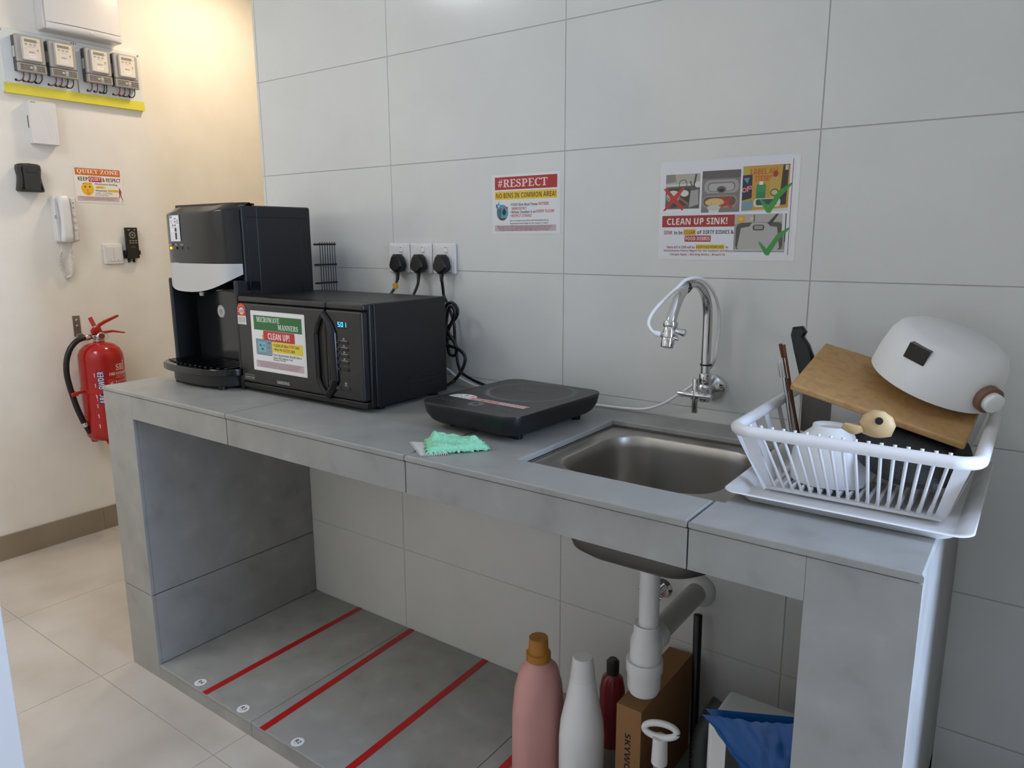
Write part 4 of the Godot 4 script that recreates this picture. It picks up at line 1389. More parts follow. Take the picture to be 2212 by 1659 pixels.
func hall_wall() -> void:
	# consumer unit, cut by the top of the view
	var t := on_wall("distribution_board", "white plastic distribution board above the electricity meters", "fuse box", 0.0, 2.14)
	part("enclosure", rounded_slab(-0.155, 0.0, 0.158, 0.27, 0.0005, 0.062, 0.008, 0.004), M.white_plastic, t)
	var b := MB.new()
	var rows := []
	for i in 25:
		var x := -0.145 + 0.295 * i / 24.0
		var z := 0.064 + 0.012 * (1.0 - pow((x - 0.0025) / 0.15, 2.0))
		rows.append([Vector3(x, 0.003, 0.06), Vector3(x, 0.006, z), Vector3(x, 0.026, z + 0.0015), Vector3(x, 0.0275, z - 0.002)])
	b.grid(rows)
	part("front_lip", b, M.white_plastic, t)
	b = MB.new()
	rows = []
	for i in 25:
		var x := -0.145 + 0.295 * i / 24.0
		var z := 0.064 + 0.012 * (1.0 - pow((x - 0.0025) / 0.15, 2.0))
		rows.append([Vector3(x, 0.0295, z - 0.004), Vector3(x, 0.0305, z + 0.001), Vector3(x, 0.24, z + 0.002), Vector3(x, 0.266, 0.06)])
	b.grid(rows)
	part("lid", b, M.white_plastic, t)
	part("latch", slab_mb(Vector3(0.02, 0.012, 0.075), Vector3(0.034, 0.019, 0.079), 0.001), M.white_plastic, t)
	# two plastic backing boards side by side, and yellow tape along their lower edge
	for i in 2:
		var z0: float = [0.302, 0.024][i]
		t = on_wall("meter_board", ["white backing board behind the two left electricity meters", "white backing board behind the two right electricity meters"][i], "board", z0, 1.886, "meter backing boards")
		var w: float = [0.276, 0.274][i]
		part("board", rounded_slab(0, 0, w, 0.237, 0.0005, 0.019, 0.004, 0.002), M.board, t)
		for x in [0.008, w - 0.008]:
			b = MB.new()
			b.t = Transform3D(Basis(Vector3.RIGHT, PI / 2), Vector3(x, 0.228, 0.019))
			b.lathe([Vector2(0, 0.003), Vector2(0.003, 0.0025), Vector2(0.0045, 0)], 12)
			part("screw", b, M.chrome, t)
	b = MB.new()
	for k in [[0.304, 0.026], [0.026, -0.252]]:
		b.slab(Vector3(LX + 0.0192, 1.8835, k[1]), Vector3(LX + 0.0197, 1.921, k[0]))
	b.slab(Vector3(LX + 0.0006, 1.8828, -0.252), Vector3(LX + 0.0197, 1.8834, 0.304))
	b.slab(Vector3(LX + 0.0006, 1.8828, -0.2515), Vector3(LX + 0.0197, 1.921, -0.2522))
	solo("yellow_tape", b, M.tape_yellow, "translucent yellow tape along the lower edge of the meter boards", "tape", Vector3(LX + 0.01, 1.8835, 0.026))
	var mz := [0.2635, 0.1445, 0.0045, -0.1115]
	var says := ["first electricity meter from the left, under the board's left end", "second electricity meter from the left, beside the seam of the boards", "third electricity meter from the left, with dark side exposed", "rightmost of the four electricity meters on the white boards"]
	for i in 4:
		meter(mz[i], says[i], i)
	# doorbell chime
	t = on_wall("doorbell_chime", "white doorbell chime box with wavy grooves, under the yellow tape", "doorbell", 0.233, 1.695)
	part("housing", rounded_slab(0, 0, 0.104, 0.168, 0.0005, 0.034, 0.006, 0.003), M.white_plastic, t)
	part("side_slot", slab_mb(Vector3(-0.0006, 0.062, 0.010), Vector3(0.002, 0.11, 0.017), 0.0003), mat(rgb(60, 52, 44), 0.6), t)
	for i in 3:
		b = MB.new()
		var p := []
		for k in 17:
			var f := k / 16.0
			p.append(Vector3(0.046 + i * 0.012 + 0.026 * smoothstep(0.15, 0.85, f) + 0.004 * sin(f * 6.0), 0.135 - 0.11 * f, 0.0335))
		b.tube(p, 0.0012, 6)
		part("wavy_ridge", b, M.white_plastic, t)
	part("maker_mark", slab_mb(Vector3(0.006, 0.1595, 0.0338), Vector3(0.026, 0.162, 0.0343)), mat(rgb(110, 110, 108), 0.5), t)
	# key lock box
	t = on_wall("key_lock_box", "black key lock box below and left of the doorbell chime", "lock box", 0.309, 1.505)
	b = MB.new()
	var ol := PackedVector2Array()
	for k in [[0.006, 0.0], [0.094, 0.0], [0.097, 0.006], [0.0905, 0.04], [0.0885, 0.06], [0.092, 0.09], [0.090, 0.104], [0.08, 0.109], [0.048, 0.111], [0.018, 0.109], [0.008, 0.104], [0.006, 0.09], [0.0095, 0.06], [0.0075, 0.04], [0.001, 0.006]]:
		ol.append(Vector2(k[0], k[1]))
	b.t = Transform3D(Basis(), Vector3(0, 0, 0.0005))
	b.extrude(ol, 0.044, 0.008, 1.0)
	part("case", b, M.lockbox, t)
	part("cover", rounded_slab(0.021, 0.006, 0.082, 0.102, 0.042, 0.0475, 0.008, 0.002), M.lockbox, t)
	part("pull_tab", rounded_slab(0.033, 0.074, 0.072, 0.090, 0.0465, 0.0492, 0.007, 0.001), M.lockbox, t)
	b = MB.new()
	b.tube(spline([Vector3(0.036, 0.066, 0.0475), Vector3(0.052, 0.0635, 0.0478), Vector3(0.07, 0.066, 0.0475)], 6), 0.0009, 6)
	part("cover_groove", b, mat(rgb(70, 70, 70), 0.5), t)
	intercom()
	# light switch with two rockers
	t = on_wall("light_switch", "white double light switch left of the black remote control", "light switch", -0.0075, 1.2055)
	part("frame", rounded_slab(0, 0, 0.0855, 0.0895, 0.0005, 0.0095, 0.006, 0.003), M.white_plastic, t)
	for i in 2:
		b = MB.new()
		b.t = Transform3D(Basis(Vector3.RIGHT, 0.045), Vector3(0.0275 + i * 0.031, 0.045, 0.0098))
		b.box(Vector3.ZERO, Vector3(0.0305, 0.064, 0.006), 0.001)
		part("rocker", b, M.white_plastic, t)
		part("rocker_mark", slab_mb(Vector3(0.027 + i * 0.031, 0.018, 0.0118), Vector3(0.0285 + i * 0.031, 0.021, 0.0141)), mat(rgb(140, 138, 132), 0.5), t)
	# fan remote in its holder
	t = on_wall("remote_holder", "black wall bracket cradling the lower end of the remote", "holder", -0.1, 1.21)
	part("cradle", rounded_slab(-0.0025, 0.02, 0.063, 0.056, 0.0005, 0.014, 0.002, 0.001), M.black, t)
	part("side_clip", slab_mb(Vector3(-0.004, 0.036, 0.004), Vector3(0.0008, 0.055, 0.026), 0.001), M.black, t)
	part("side_clip", slab_mb(Vector3(0.0598, 0.036, 0.004), Vector3(0.0645, 0.055, 0.026), 0.001), M.black, t)
	part("tongue", slab_mb(Vector3(0.014, 0.001, 0.0005), Vector3(0.024, 0.022, 0.006), 0.001), M.black, t)
	part("tongue", slab_mb(Vector3(0.036, 0.001, 0.0005), Vector3(0.046, 0.022, 0.006), 0.001), M.black, t)
	part("screw_tab", slab_mb(Vector3(0.022, 0.008, 0.0005), Vector3(0.038, 0.022, 0.005), 0.001), M.black, t)
	b = MB.new()
	b.t = Transform3D(Basis(Vector3.RIGHT, PI / 2), Vector3(0.03, 0.0135, 0.005))
	b.lathe([Vector2(0, 0.0022), Vector2(0.0025, 0.0018), Vector2(0.0035, 0)], 12)
	part("screw", b, M.chrome, t)
	t = on_wall("remote_control", "slim black remote control with pale oval buttons on the white wall", "remote", -0.1015, 1.23)
	part("case", rounded_slab(0.002, 0.0, 0.058, 0.137, 0.0145, 0.0245, 0.002, 0.0015), M.remote, t)
	for k in [[0.018, 0.126], [0.044, 0.126], [0.021, 0.079], [0.034, 0.079], [0.047, 0.079], [0.021, 0.069], [0.034, 0.069], [0.047, 0.069]]:
		part("button", rounded_slab(k[0] - 0.0048, k[1] - 0.0025, k[0] + 0.0048, k[1] + 0.0025, 0.0243, 0.0258, 0.0024, 0.0005), M.remote_key, t)
	for i in 9:
		var c := Vector2(0.0325, 0.104)
		var a := TAU * i / 8
		if i < 8:
			c += Vector2.from_angle(a) * 0.0125
		b = MB.new()
		b.t = Transform3D(Basis(Vector3(0, 0, 1), a), Vector3(c.x, c.y, 0.0243))
		b.extrude(rrect(0.0062 if i < 8 else 0.008, 0.0078 if i < 8 else 0.008, 0.0025), 0.0014, 0.0004)
		part("button", b, M.remote_key, t)
	lettering(t, "maker_lettering", "DEKA", Vector3(0.022, 0.046, 0.0247), 0.022, 0.006, mat(rgb(95, 90, 84), 0.5))
	b = MB.new()
	b.extrude(PackedVector2Array([Vector2(0.028, 0.054), Vector2(0.0385, 0.054), Vector2(0.033, 0.0595)]), 0.0003)
	b.t = Transform3D()
	part("maker_emblem", lifted(b, Vector3(0, 0, 0.0246)), mat(rgb(80, 76, 72), 0.5), t)
	quiet_notice()
	extinguisher()


func lifted(b: MB, d: Vector3) -> MB:
	for i in b.P.size():
		b.P[i] += d
	return b


func meter(z: float, says: String, n: int) -> void:
	var t := on_wall("electricity_meter", says, "meter", z, 1.963, "electricity meters on the hall wall")
	var w := 0.105
	part("base", rounded_slab(0.001, 0.004, w - 0.001, 0.136, 0.0195, 0.05, 0.004, 0.002), M.meter_base, t)
	part("side_label", slab_mb(Vector3(0.0003, 0.055, 0.026), Vector3(0.0012, 0.095, 0.044)), mat(rgb(206, 204, 198), 0.5), t)
	part("top_lug", rounded_slab(w / 2 - 0.01, 0.13, w / 2 + 0.01, 0.144, 0.0195, 0.028, 0.005, 0.001), M.meter_cover, t)
	part("front_cover", rounded_slab(0, 0.034, w, 0.138, 0.048, 0.0605, 0.007, 0.004), M.meter_cover, t)
	part("window_frame", rounded_slab(0.017, 0.041, 0.091, 0.132, 0.059, 0.069, 0.006, 0.004), M.meter_clear, t)
	part("terminal_cover", rounded_slab(0.001, 0.0, w - 0.001, 0.033, 0.046, 0.0635, 0.004, 0.003), M.meter_cover, t)
	var p := Painter.new(190, 240, rgb(228, 220, 206))
	p.rect(20, 16, 136, 34, rgb(142, 140, 120))
	p.rect(24, 20, 128, 26, rgb(158, 156, 134))
	for i in 8:
		p.rect(30 + i * 15, 24, 9, 18, rgb(128, 126, 108))
	p.dashes(162, 30, 16, 6, rgb(120, 116, 110), 3)
	for i in 3:
		p.rect(22 + i * 46, 62, 32, 22, rgb(196, 190, 178))
		p.dashes(24 + i * 46, 66, 28, 5, rgb(140, 134, 126), 20 + i)
		p.dashes(24 + i * 46, 76, 28, 5, rgb(140, 134, 126), 30 + i)
	p.dashes(60, 96, 70, 5, rgb(150, 146, 138), 41)
	p.oval(30, 122, 5, 5, rgb(206, 160, 150))
	p.oval(160, 124, 7, 7, rgb(80, 78, 74))
	p.dashes(146, 138, 28, 5, rgb(140, 136, 130), 43)
	p.text("MERALY", 62, 148, 62, 18, rgb(112, 108, 104))
	p.rect(58, 178, 76, 36, rgb(240, 236, 230))
	p.dashes(66, 190, 58, 6, rgb(180, 176, 170), 47)
	part("face_plate", quad_print(0.0225, 0.047, 0.0855, 0.1275, 0.0694), print_mat(p, 0.3), t)
	p = Painter.new(210, 50, rgb(128, 124, 120))
	for i in 6:
		p.rect(8 + i * 34, 6, 24, 38, rgb(98, 94, 92) if i != 3 else rgb(180, 176, 172))
		p.dashes(10 + i * 34, 14, 20, 8, rgb(152, 148, 144), 60 + i + n * 7)
		p.dashes(10 + i * 34, 30, 20, 8, rgb(142, 138, 134), 80 + i + n * 7)
	part("terminal_window", quad_print(0.007, 0.005, w - 0.007, 0.029, 0.0637), print_mat(p, 0.3), t)
	for x in [w / 2 - 0.006, w / 2 + 0.008]:
		var b := MB.new()
		b.t = Transform3D(Basis(Vector3.RIGHT, PI / 2), Vector3(x, 0.018, 0.0635))
		b.lathe([Vector2(0, 0.0025), Vector2(0.004, 0.002), Vector2(0.0055, 0)], 14)
		part("sealing_screw", b, M.meter_clear, t)
	var lean := [0.014, 0.014, 0.004, 0.012]
	for i in 4:
		var x: float = 0.025 + i * 0.022 + (0.006 if n == 2 and i == 2 else 0.0) - (0.006 if n == 2 and i == 3 else 0.0)
		var d: float = lean[n] + (0.004 if i % 2 == 0 else 0.0)
		var b := MB.new()
		b.tube(spline([Vector3(x, 0.004, 0.04), Vector3(x, -0.010, 0.041), Vector3(x - d * 0.2, -0.022, 0.04), Vector3(x - d * 0.6, -0.031, 0.034), Vector3(x - d * 1.1, -0.031, 0.026), Vector3(x - d * 1.2, -0.028, 0.0185)], 6), 0.0021, 8)
		part("wire", b, M.wire_red if i < 2 else M.black, t, "dark red wire" if i < 2 else "black wire")
		b = MB.new()
		b.t = Transform3D(Basis(Vector3.RIGHT, PI / 2), Vector3(x - d * 1.2, -0.028, 0.0192))
		b.lathe([Vector2(0, 0.0016), Vector2(0.0042, 0.0012), Vector2(0.005, 0)], 12)
		part("grommet", b, M.black, t)


func intercom() -> void:
	var t := on_wall("intercom_phone", "white intercom handset with coiled cord hanging beside the quiet zone notice", "intercom", 0.186, 1.302)
	part("wall_unit", rounded_slab(0.0, 0.0, 0.082, 0.192, 0.0005, 0.03, 0.012, 0.006), M.white_plastic, t)
	part("button_strip", rounded_slab(0.060, 0.004, 0.086, 0.188, 0.012, 0.045, 0.009, 0.006), M.white_plastic, t)
	var b := MB.new()
	# handset: bowed bar thicker at both ends
	var rings := []
	for i in 19:
		var f := i / 18.0
		var y := 0.004 + 0.186 * f
		var bow := sin(PI * f)
		var zc := 0.044 + 0.012 * bow
		var th := 0.017 - 0.006 * pow(bow, 2.0)
		var hw := 0.0235 - 0.003 * bow
		if i == 0 or i == 18:
			th *= 0.7
			hw *= 0.85
		var r := []
		for q in rrect(hw * 2, th * 2, th * 0.85, 5):
			r.append(Vector3(0.034 + q.x, y, zc + q.y))
		rings.append(r)
	b.loft(rings)
	part("handset", b, M.white_plastic, t)
	for y in [0.115, 0.087, 0.057]:
		b = MB.new()
		b.t = Transform3D(Basis(Vector3.RIGHT, PI / 2), Vector3(0.0725, y, 0.044))
		b.lathe([Vector2(0, 0.0045), Vector2(0.006, 0.004), Vector2(0.0085, 0.0015), Vector2(0.0088, 0)], 20)
		part("button", b, M.white_plastic, t)
	for k in [[0.071, 0.162, 0.008], [0.070, 0.142, 0.008], [0.072, 0.024, 0.004], [0.070, 0.010, 0.004], [0.076, 0.010, 0.004]]:
		part("printed_symbol", slab_mb(Vector3(k[0], k[1], 0.0445), Vector3(k[0] + k[2] * 0.7, k[1] + k[2] * 0.45, 0.0457)), mat(rgb(110, 108, 104), 0.5), t)
	for i in 3:
		for j in 3:
			part("speaker_hole", slab_mb(Vector3(0.002 + i * 0.0028, 0.098 + j * 0.005, 0.0292), Vector3(0.0035 + i * 0.0028, 0.101 + j * 0.005, 0.0303)), mat(rgb(90, 88, 84), 0.7), t)
	# coiled cord: straight tails and a helix round a U-shaped path
	b = MB.new()
	var u := spline([Vector3(0.016, 0.002, 0.02), Vector3(0.018, -0.03, 0.02), Vector3(0.013, -0.045, 0.018), Vector3(0.0085, -0.075, 0.014), Vector3(0.009, -0.105, 0.012), Vector3(0.018, -0.135, 0.012), Vector3(0.034, -0.146, 0.012), Vector3(0.049, -0.134, 0.012), Vector3(0.056, -0.105, 0.013), Vector3(0.057, -0.07, 0.016), Vector3(0.055, -0.04, 0.02), Vector3(0.052, -0.028, 0.024), Vector3(0.042, -0.004, 0.04), Vector3(0.040, 0.006, 0.045)], 40)
	var path := []
	var n := u.size()
	for i in n:
		var f := float(i) / (n - 1)
		var tg: Vector3 = (u[mini(i + 1, n - 1)] - u[maxi(i - 1, 0)]).normalized()
		var s := tg.cross(Vector3(0, 0, 1)).normalized()
		var r := 0.0048 * smoothstep(0.10, 0.16, f) * (1.0 - smoothstep(0.80, 0.86, f))
		var a := f * TAU * 62.0
		path.append(u[i] + (s * cos(a) + Vector3(0, 0, 1) * sin(a)) * r)
	b.tube(path, 0.0016, 6)
	part("coiled_cord", b, M.white_plastic, t)


func quiet_notice() -> void:
	var p := Painter.new(640, 450, rgb(240, 234, 226))
	p.rect(16, 8, 600, 92, rgb(206, 112, 44))
	p.text("QUIET ZONE", 44, 22, 548, 66, rgb(246, 236, 224), true, "Droid Serif")
	p.text("KEEP", 46, 122, 128, 52, rgb(34, 28, 26))
	p.rr(184, 114, 172, 70, 8, rgb(176, 38, 38))
	p.text("QUIET", 194, 122, 152, 54, rgb(246, 230, 226))
	p.text("& RESPECT", 366, 124, 246, 50, rgb(34, 28, 26))
	p.oval(160, 276, 82, 84, rgb(238, 186, 42))
	p.ring(122, 216, 26, 14, 7, rgb(140, 90, 20), PI * 1.05, PI * 1.8)
	p.ring(200, 216, 26, 14, 7, rgb(140, 90, 20), PI * 1.2, PI * 1.95)
	p.oval(130, 250, 9, 13, rgb(90, 54, 20))
	p.oval(190, 250, 9, 13, rgb(90, 54, 20))
	p.oval(160, 298, 13, 9, rgb(170, 90, 30))
	p.rr(151, 276, 19, 60, 9, rgb(226, 160, 36))
	p.oval(164, 340, 26, 22, rgb(226, 160, 36))
	p.oval(252, 210, 4, 4, rgb(60, 50, 46))
	p.text("Housemates Working", 266, 194, 296, 34, rgb(60, 50, 46))
	p.rect(266, 236, 136, 30, rgb(246, 220, 60))
	p.text("SHIFTS", 274, 240, 92, 24, rgb(150, 110, 30))
	p.oval(252, 294, 4, 4, rgb(60, 50, 46))
	p.text("Housemate", 266, 280, 150, 26, rgb(60, 50, 46))
	p.rect(426, 276, 150, 34, rgb(246, 220, 60))
	p.text("STUDYING", 430, 281, 138, 24, rgb(150, 110, 30))
	p.oval(252, 328, 4, 4, rgb(60, 50, 46))
	p.text("shhh...SLEEPING", 268, 314, 216, 28, rgb(90, 80, 76), false)
	p.text("#RespectLivingTogether", 252, 348, 184, 16, rgb(110, 100, 96))
	# walking figure
	var c := rgb(160, 60, 100)
	p.oval(590, 262, 9, 12, c)
	p.poly([Vector2(578, 274), Vector2(604, 274), Vector2(606, 330), Vector2(576, 330)], c)
	p.poly([Vector2(582, 328), Vector2(596, 328), Vector2(584, 376), Vector2(560, 414), Vector2(556, 408), Vector2(572, 374)], c)
	p.poly([Vector2(592, 328), Vector2(606, 328), Vector2(612, 374), Vector2(630, 412), Vector2(622, 416), Vector2(600, 378)], c)
	p.line(Vector2(604, 280), Vector2(616, 320), 6, c)
	p.rect(14, 372, 560, 66, rgb(206, 186, 184))
	p.rect(600, 420, 24, 18, rgb(206, 186, 184))
	for i in 3:
		p.dashes(46 + i * 20, 384 + i * 14, 500 - i * 40, 8, rgb(150, 124, 124), 11 + i)
	var t := on_wall("notice", "small laminated quiet zone notice with orange heading on the white wall", "notice", 0.077, 1.473)
	part("laminate", rounded_slab(-0.003, -0.003, 0.206, 0.149, 0.0003, 0.0008, 0.003, 0.0), M.laminate, t)
	part("printed_sheet", quad_print(0.0, 0.001, 0.203, 0.1455, 0.0010), print_mat(p, 0.3), t)


func extinguisher() -> void:
	var t := on_wall("fire_extinguisher", "red dry powder fire extinguisher with black hose hanging on the white wall", "fire extinguisher", 0.098, 0.437)
	var o := Vector3(0, 0, 0.102)
	var R := 0.0885
	var b := MB.new()
	b.t = Transform3D(Basis(), o)
	b.lathe([Vector2(0, 0.012), Vector2(0.02, 0.006), Vector2(0.04, 0.006), Vector2(0.075, 0.018), Vector2(0.086, 0.034), Vector2(R, 0.05), Vector2(R, 0.372), Vector2(0.086, 0.392), Vector2(0.077, 0.412), Vector2(0.06, 0.428), Vector2(0.038, 0.437), Vector2(0.022, 0.440), Vector2(0.0215, 0.455), Vector2(0, 0.455)], 48, 0.8)
	part("cylinder", b, M.red_gloss, t)
	b = MB.new()
	b.t = Transform3D(Basis(), o)
	b.lathe([Vector2(R + 0.0004, 0.226), Vector2(R + 0.003, 0.228), Vector2(R + 0.003, 0.244), Vector2(R + 0.0004, 0.246)], 48)
	b.t = Transform3D(Basis(Vector3(0, 0, 1), 0.12), o + Vector3(-R - 0.018, 0.236, 0.01))
	b.box(Vector3.ZERO, Vector3(0.045, 0.012, 0.014), 0.003)
	b.box(Vector3(-0.024, 0, 0), Vector3(0.026, 0.018, 0.03), 0.004)
	part("hose_strap", b, M.red_plastic, t)
	for a in [-0.4, 1.1, 2.7, 4.0]:
		b = MB.new()
		b.t = Transform3D(Basis(), o)
		b.cyl(Vector3(sin(a) * 0.06, 0.014, cos(a) * 0.06), Vector3(sin(a) * 0.06, -0.002, cos(a) * 0.06), 0.018, 0.014, 14, 0.003)
		part("base_lug", b, M.red_plastic, t)
	# printed wrap on the front half
	var p := Painter.new(900, 1024, rgb(168, 24, 22))
	var wht := rgb(236, 214, 208)
	var dim := rgb(214, 150, 142)
	p.text("SRI", 520, 44, 190, 92, wht, true, "Droid Serif")
	p.oval(690, 22, 15, 24, wht)
	p.oval(686, 30, 6, 12, rgb(168, 24, 22))
	p.text("FIRE EXTINGUISHER", 400, 160, 452, 40, wht)
	p.dashes(530, 212, 190, 14, dim, 2)
	p.dashes(500, 234, 260, 14, dim, 3)
	p.rr(378, 262, 86, 238, 8, dim)
	p.rr(381, 265, 80, 232, 7, rgb(168, 24, 22))
	for i in 3:
		p.poly([Vector2(390, 330 + i * 76), Vector2(414, 290 + i * 76), Vector2(450, 312 + i * 76), Vector2(440, 334 + i * 76)], dim)
		p.oval(438, 292 + i * 76, 8, 10, dim)
		p.text(str(i + 1), 488, 282 + i * 78, 24, 36, wht)
		p.dashes(530, 284 + i * 78, 320, 12, dim, 5 + i)
		p.dashes(530, 304 + i * 78, 290, 12, dim, 15 + i)
	for i in 4:
		p.rect(470 + i * 108, 516, 74, 66, wht)
		p.poly([Vector2(480 + i * 108, 574), Vector2(498 + i * 108, 532), Vector2(520 + i * 108, 560), Vector2(536 + i * 108, 528), Vector2(538 + i * 108, 574)], rgb(168, 60, 52))
	p.rect(210, 120, 110, 484, rgb(46, 40, 104))
	p.text("ABC POWDER", 218, 128, 92, 468, wht, true, "Droid Sans", 3)
	p.rect(176, 470, 10, 90, dim)
	for i in 6:
		p.dashes(150, 160 + i * 150, 22, 10, dim, 30 + i)
		p.rect(168, 150 + i * 150, 10, 60, wht)
	p.dashes(300, 690, 520, 16, dim, 50)
	p.text("?", 520, 716, 18, 28, wht)
	p.dashes(320, 752, 480, 14, dim, 51)
	for i in 14:
		if i < 8:
			p.dashes(330, 784 + i * 15, 480, 9, dim, 70 + i)
		else:
			p.dashes(330, 784 + i * 15, 140, 9, dim, 70 + i)
			p.poly([Vector2(345, 908), Vector2(500, 908), Vector2(500, 990)], Color(0.76, 0.4, 0.37))
			p.dashes(560, 784 + i * 15, 90, 9, dim, 90 + i)
	b = MB.new()
	b.t = Transform3D(Basis(), o)
	var a0 := PI * 0.5 + 1.28
	var a1 := PI * 0.5 - 1.28
	b.lathe([Vector2(R + 0.0005, 0.058), Vector2(R + 0.0005, 0.362)], 40, 0.7, a0, a1)
	part("printed_wrap", b, print_mat(p, 0.25), t)
	# head: neck ring, valve, gauge, levers, pin, tag
	b = MB.new()
	b.t = Transform3D(Basis(), o)
	b.lathe([Vector2(0.021, 0.44), Vector2(0.024, 0.444), Vector2(0.024, 0.452), Vector2(0.0195, 0.455), Vector2(0.0195, 0.474), Vector2(0.0, 0.476)], 24)
	b.cyl(Vector3(-0.005, 0.466, 0), Vector3(-0.035, 0.466, 0), 0.011, 0.009, 16, 0.001)
	part("valve", b, M.chrome, t)
	b = MB.new()
	b.t = Transform3D(Basis(Vector3.RIGHT, PI / 2), o + Vector3(0, 0.468, 0.018))
	b.lathe([Vector2(0, 0.012), Vector2(0.014, 0.012), Vector2(0.0175, 0.009), Vector2(0.0175, 0)], 24)
	part("pressure_gauge", b, M.chrome, t)
	b = MB.new()
	b.t = Transform3D(Basis(Vector3.RIGHT, PI / 2), o + Vector3(0, 0.468, 0.0302))
	b.lathe([Vector2(0.0, 0.0006), Vector2(0.0125, 0.0006), Vector2(0.0125, 0)], 20)
	part("gauge_dial", b, mat(rgb(120, 54, 44), 0.4), t)
	b = MB.new()
	b.t = Transform3D(Basis(), o + Vector3(0, 0, -0.009))
	b.extrude(PackedVector2Array([Vector2(-0.026, 0.476), Vector2(0.012, 0.474), Vector2(0.06, 0.478), Vector2(0.112, 0.468), Vector2(0.113, 0.473), Vector2(0.062, 0.487), Vector2(0.016, 0.486), Vector2(0.010, 0.505), Vector2(-0.016, 0.506), Vector2(-0.028, 0.492)]), 0.018, 0.002)
	part("carry_handle", b, M.red_gloss, t)
	b = MB.new()
	b.t = Transform3D(Basis(), o + Vector3(0, 0, -0.0075))
	b.extrude(PackedVector2Array([Vector2(-0.014, 0.497), Vector2(0.006, 0.496), Vector2(0.013, 0.509), Vector2(0.035, 0.520), Vector2(0.084, 0.540), Vector2(0.092, 0.544), Vector2(0.094, 0.551), Vector2(0.086, 0.551), Vector2(0.03, 0.532), Vector2(0.006, 0.519)]), 0.015, 0.002)
	part("squeeze_lever", b, M.red_gloss, t)
	b = MB.new()
	b.t = Transform3D(Basis(Vector3(0, 0, 1), 0.35), o + Vector3(-0.018, 0.518, 0.008))
	b.box(Vector3(0, 0.014, 0), Vector3(0.018, 0.042, 0.004), 0.0015)
	part("safety_tag", b, mat(rgb(196, 66, 60), 0.5), t)
	b = MB.new()
	b.tube(spline([Vector3(0.006, 0.482, 0.115), Vector3(0.022, 0.478, 0.116), Vector3(0.034, 0.466, 0.116), Vector3(0.03, 0.452, 0.116), Vector3(0.014, 0.448, 0.116)], 6), 0.0009, 6)
	part("pin_wire", b, M.chrome, t)
	b = MB.new()
	var h := spline([Vector3(-0.034, 0.466, 0.102), Vector3(-0.055, 0.466, 0.104), Vector3(-0.09, 0.456, 0.106), Vector3(-0.122, 0.425, 0.108), Vector3(-0.142, 0.375, 0.108), Vector3(-0.147, 0.32, 0.108), Vector3(-0.142, 0.27, 0.108), Vector3(-0.136, 0.235, 0.108), Vector3(-0.126, 0.18, 0.11), Vector3(-0.110, 0.12, 0.112), Vector3(-0.098, 0.085, 0.112)], 8)
	b.tube(h, 0.0115, 16)
	part("hose", b, M.black, t)
	b = MB.new()
	b.cyl(Vector3(-0.038, 0.466, 0.102), Vector3(-0.058, 0.4655, 0.104), 0.0132, 0.0132, 18, 0.001)
	b.cyl(Vector3(-0.103, 0.104, 0.112), Vector3(-0.097, 0.086, 0.112), 0.0135, 0.0135, 18, 0.001)
	part("hose_ferrule", b, M.chrome, t)
	b = MB.new()
	b.cyl(Vector3(-0.097, 0.086, 0.112), Vector3(-0.086, 0.052, 0.112), 0.0115, 0.009, 16, 0.001)
	part("hose_nozzle", b, M.black, t)
	t = on_wall("extinguisher_bracket", "small steel wall bracket behind the fire extinguisher's head", "bracket", 0.152, 0.90)
	part("plate", slab_mb(Vector3(0.0, 0.0, 0.0005), Vector3(0.03, 0.09, 0.003), 0.0008), M.bracket, t)
	part("hook", slab_mb(Vector3(0.004, 0.0, 0.0028), Vector3(0.026, 0.012, 0.03), 0.001), M.bracket, t)
	for y in [0.07, 0.045]:
		b = MB.new()
		b.t = Transform3D(Basis(Vector3.RIGHT, PI / 2), Vector3(0.017, y, 0.003))
		b.lathe([Vector2(0, 0.003), Vector2(0.004, 0.0025), Vector2(0.006, 0)], 14)
		part("screw", b, M.chrome, t)


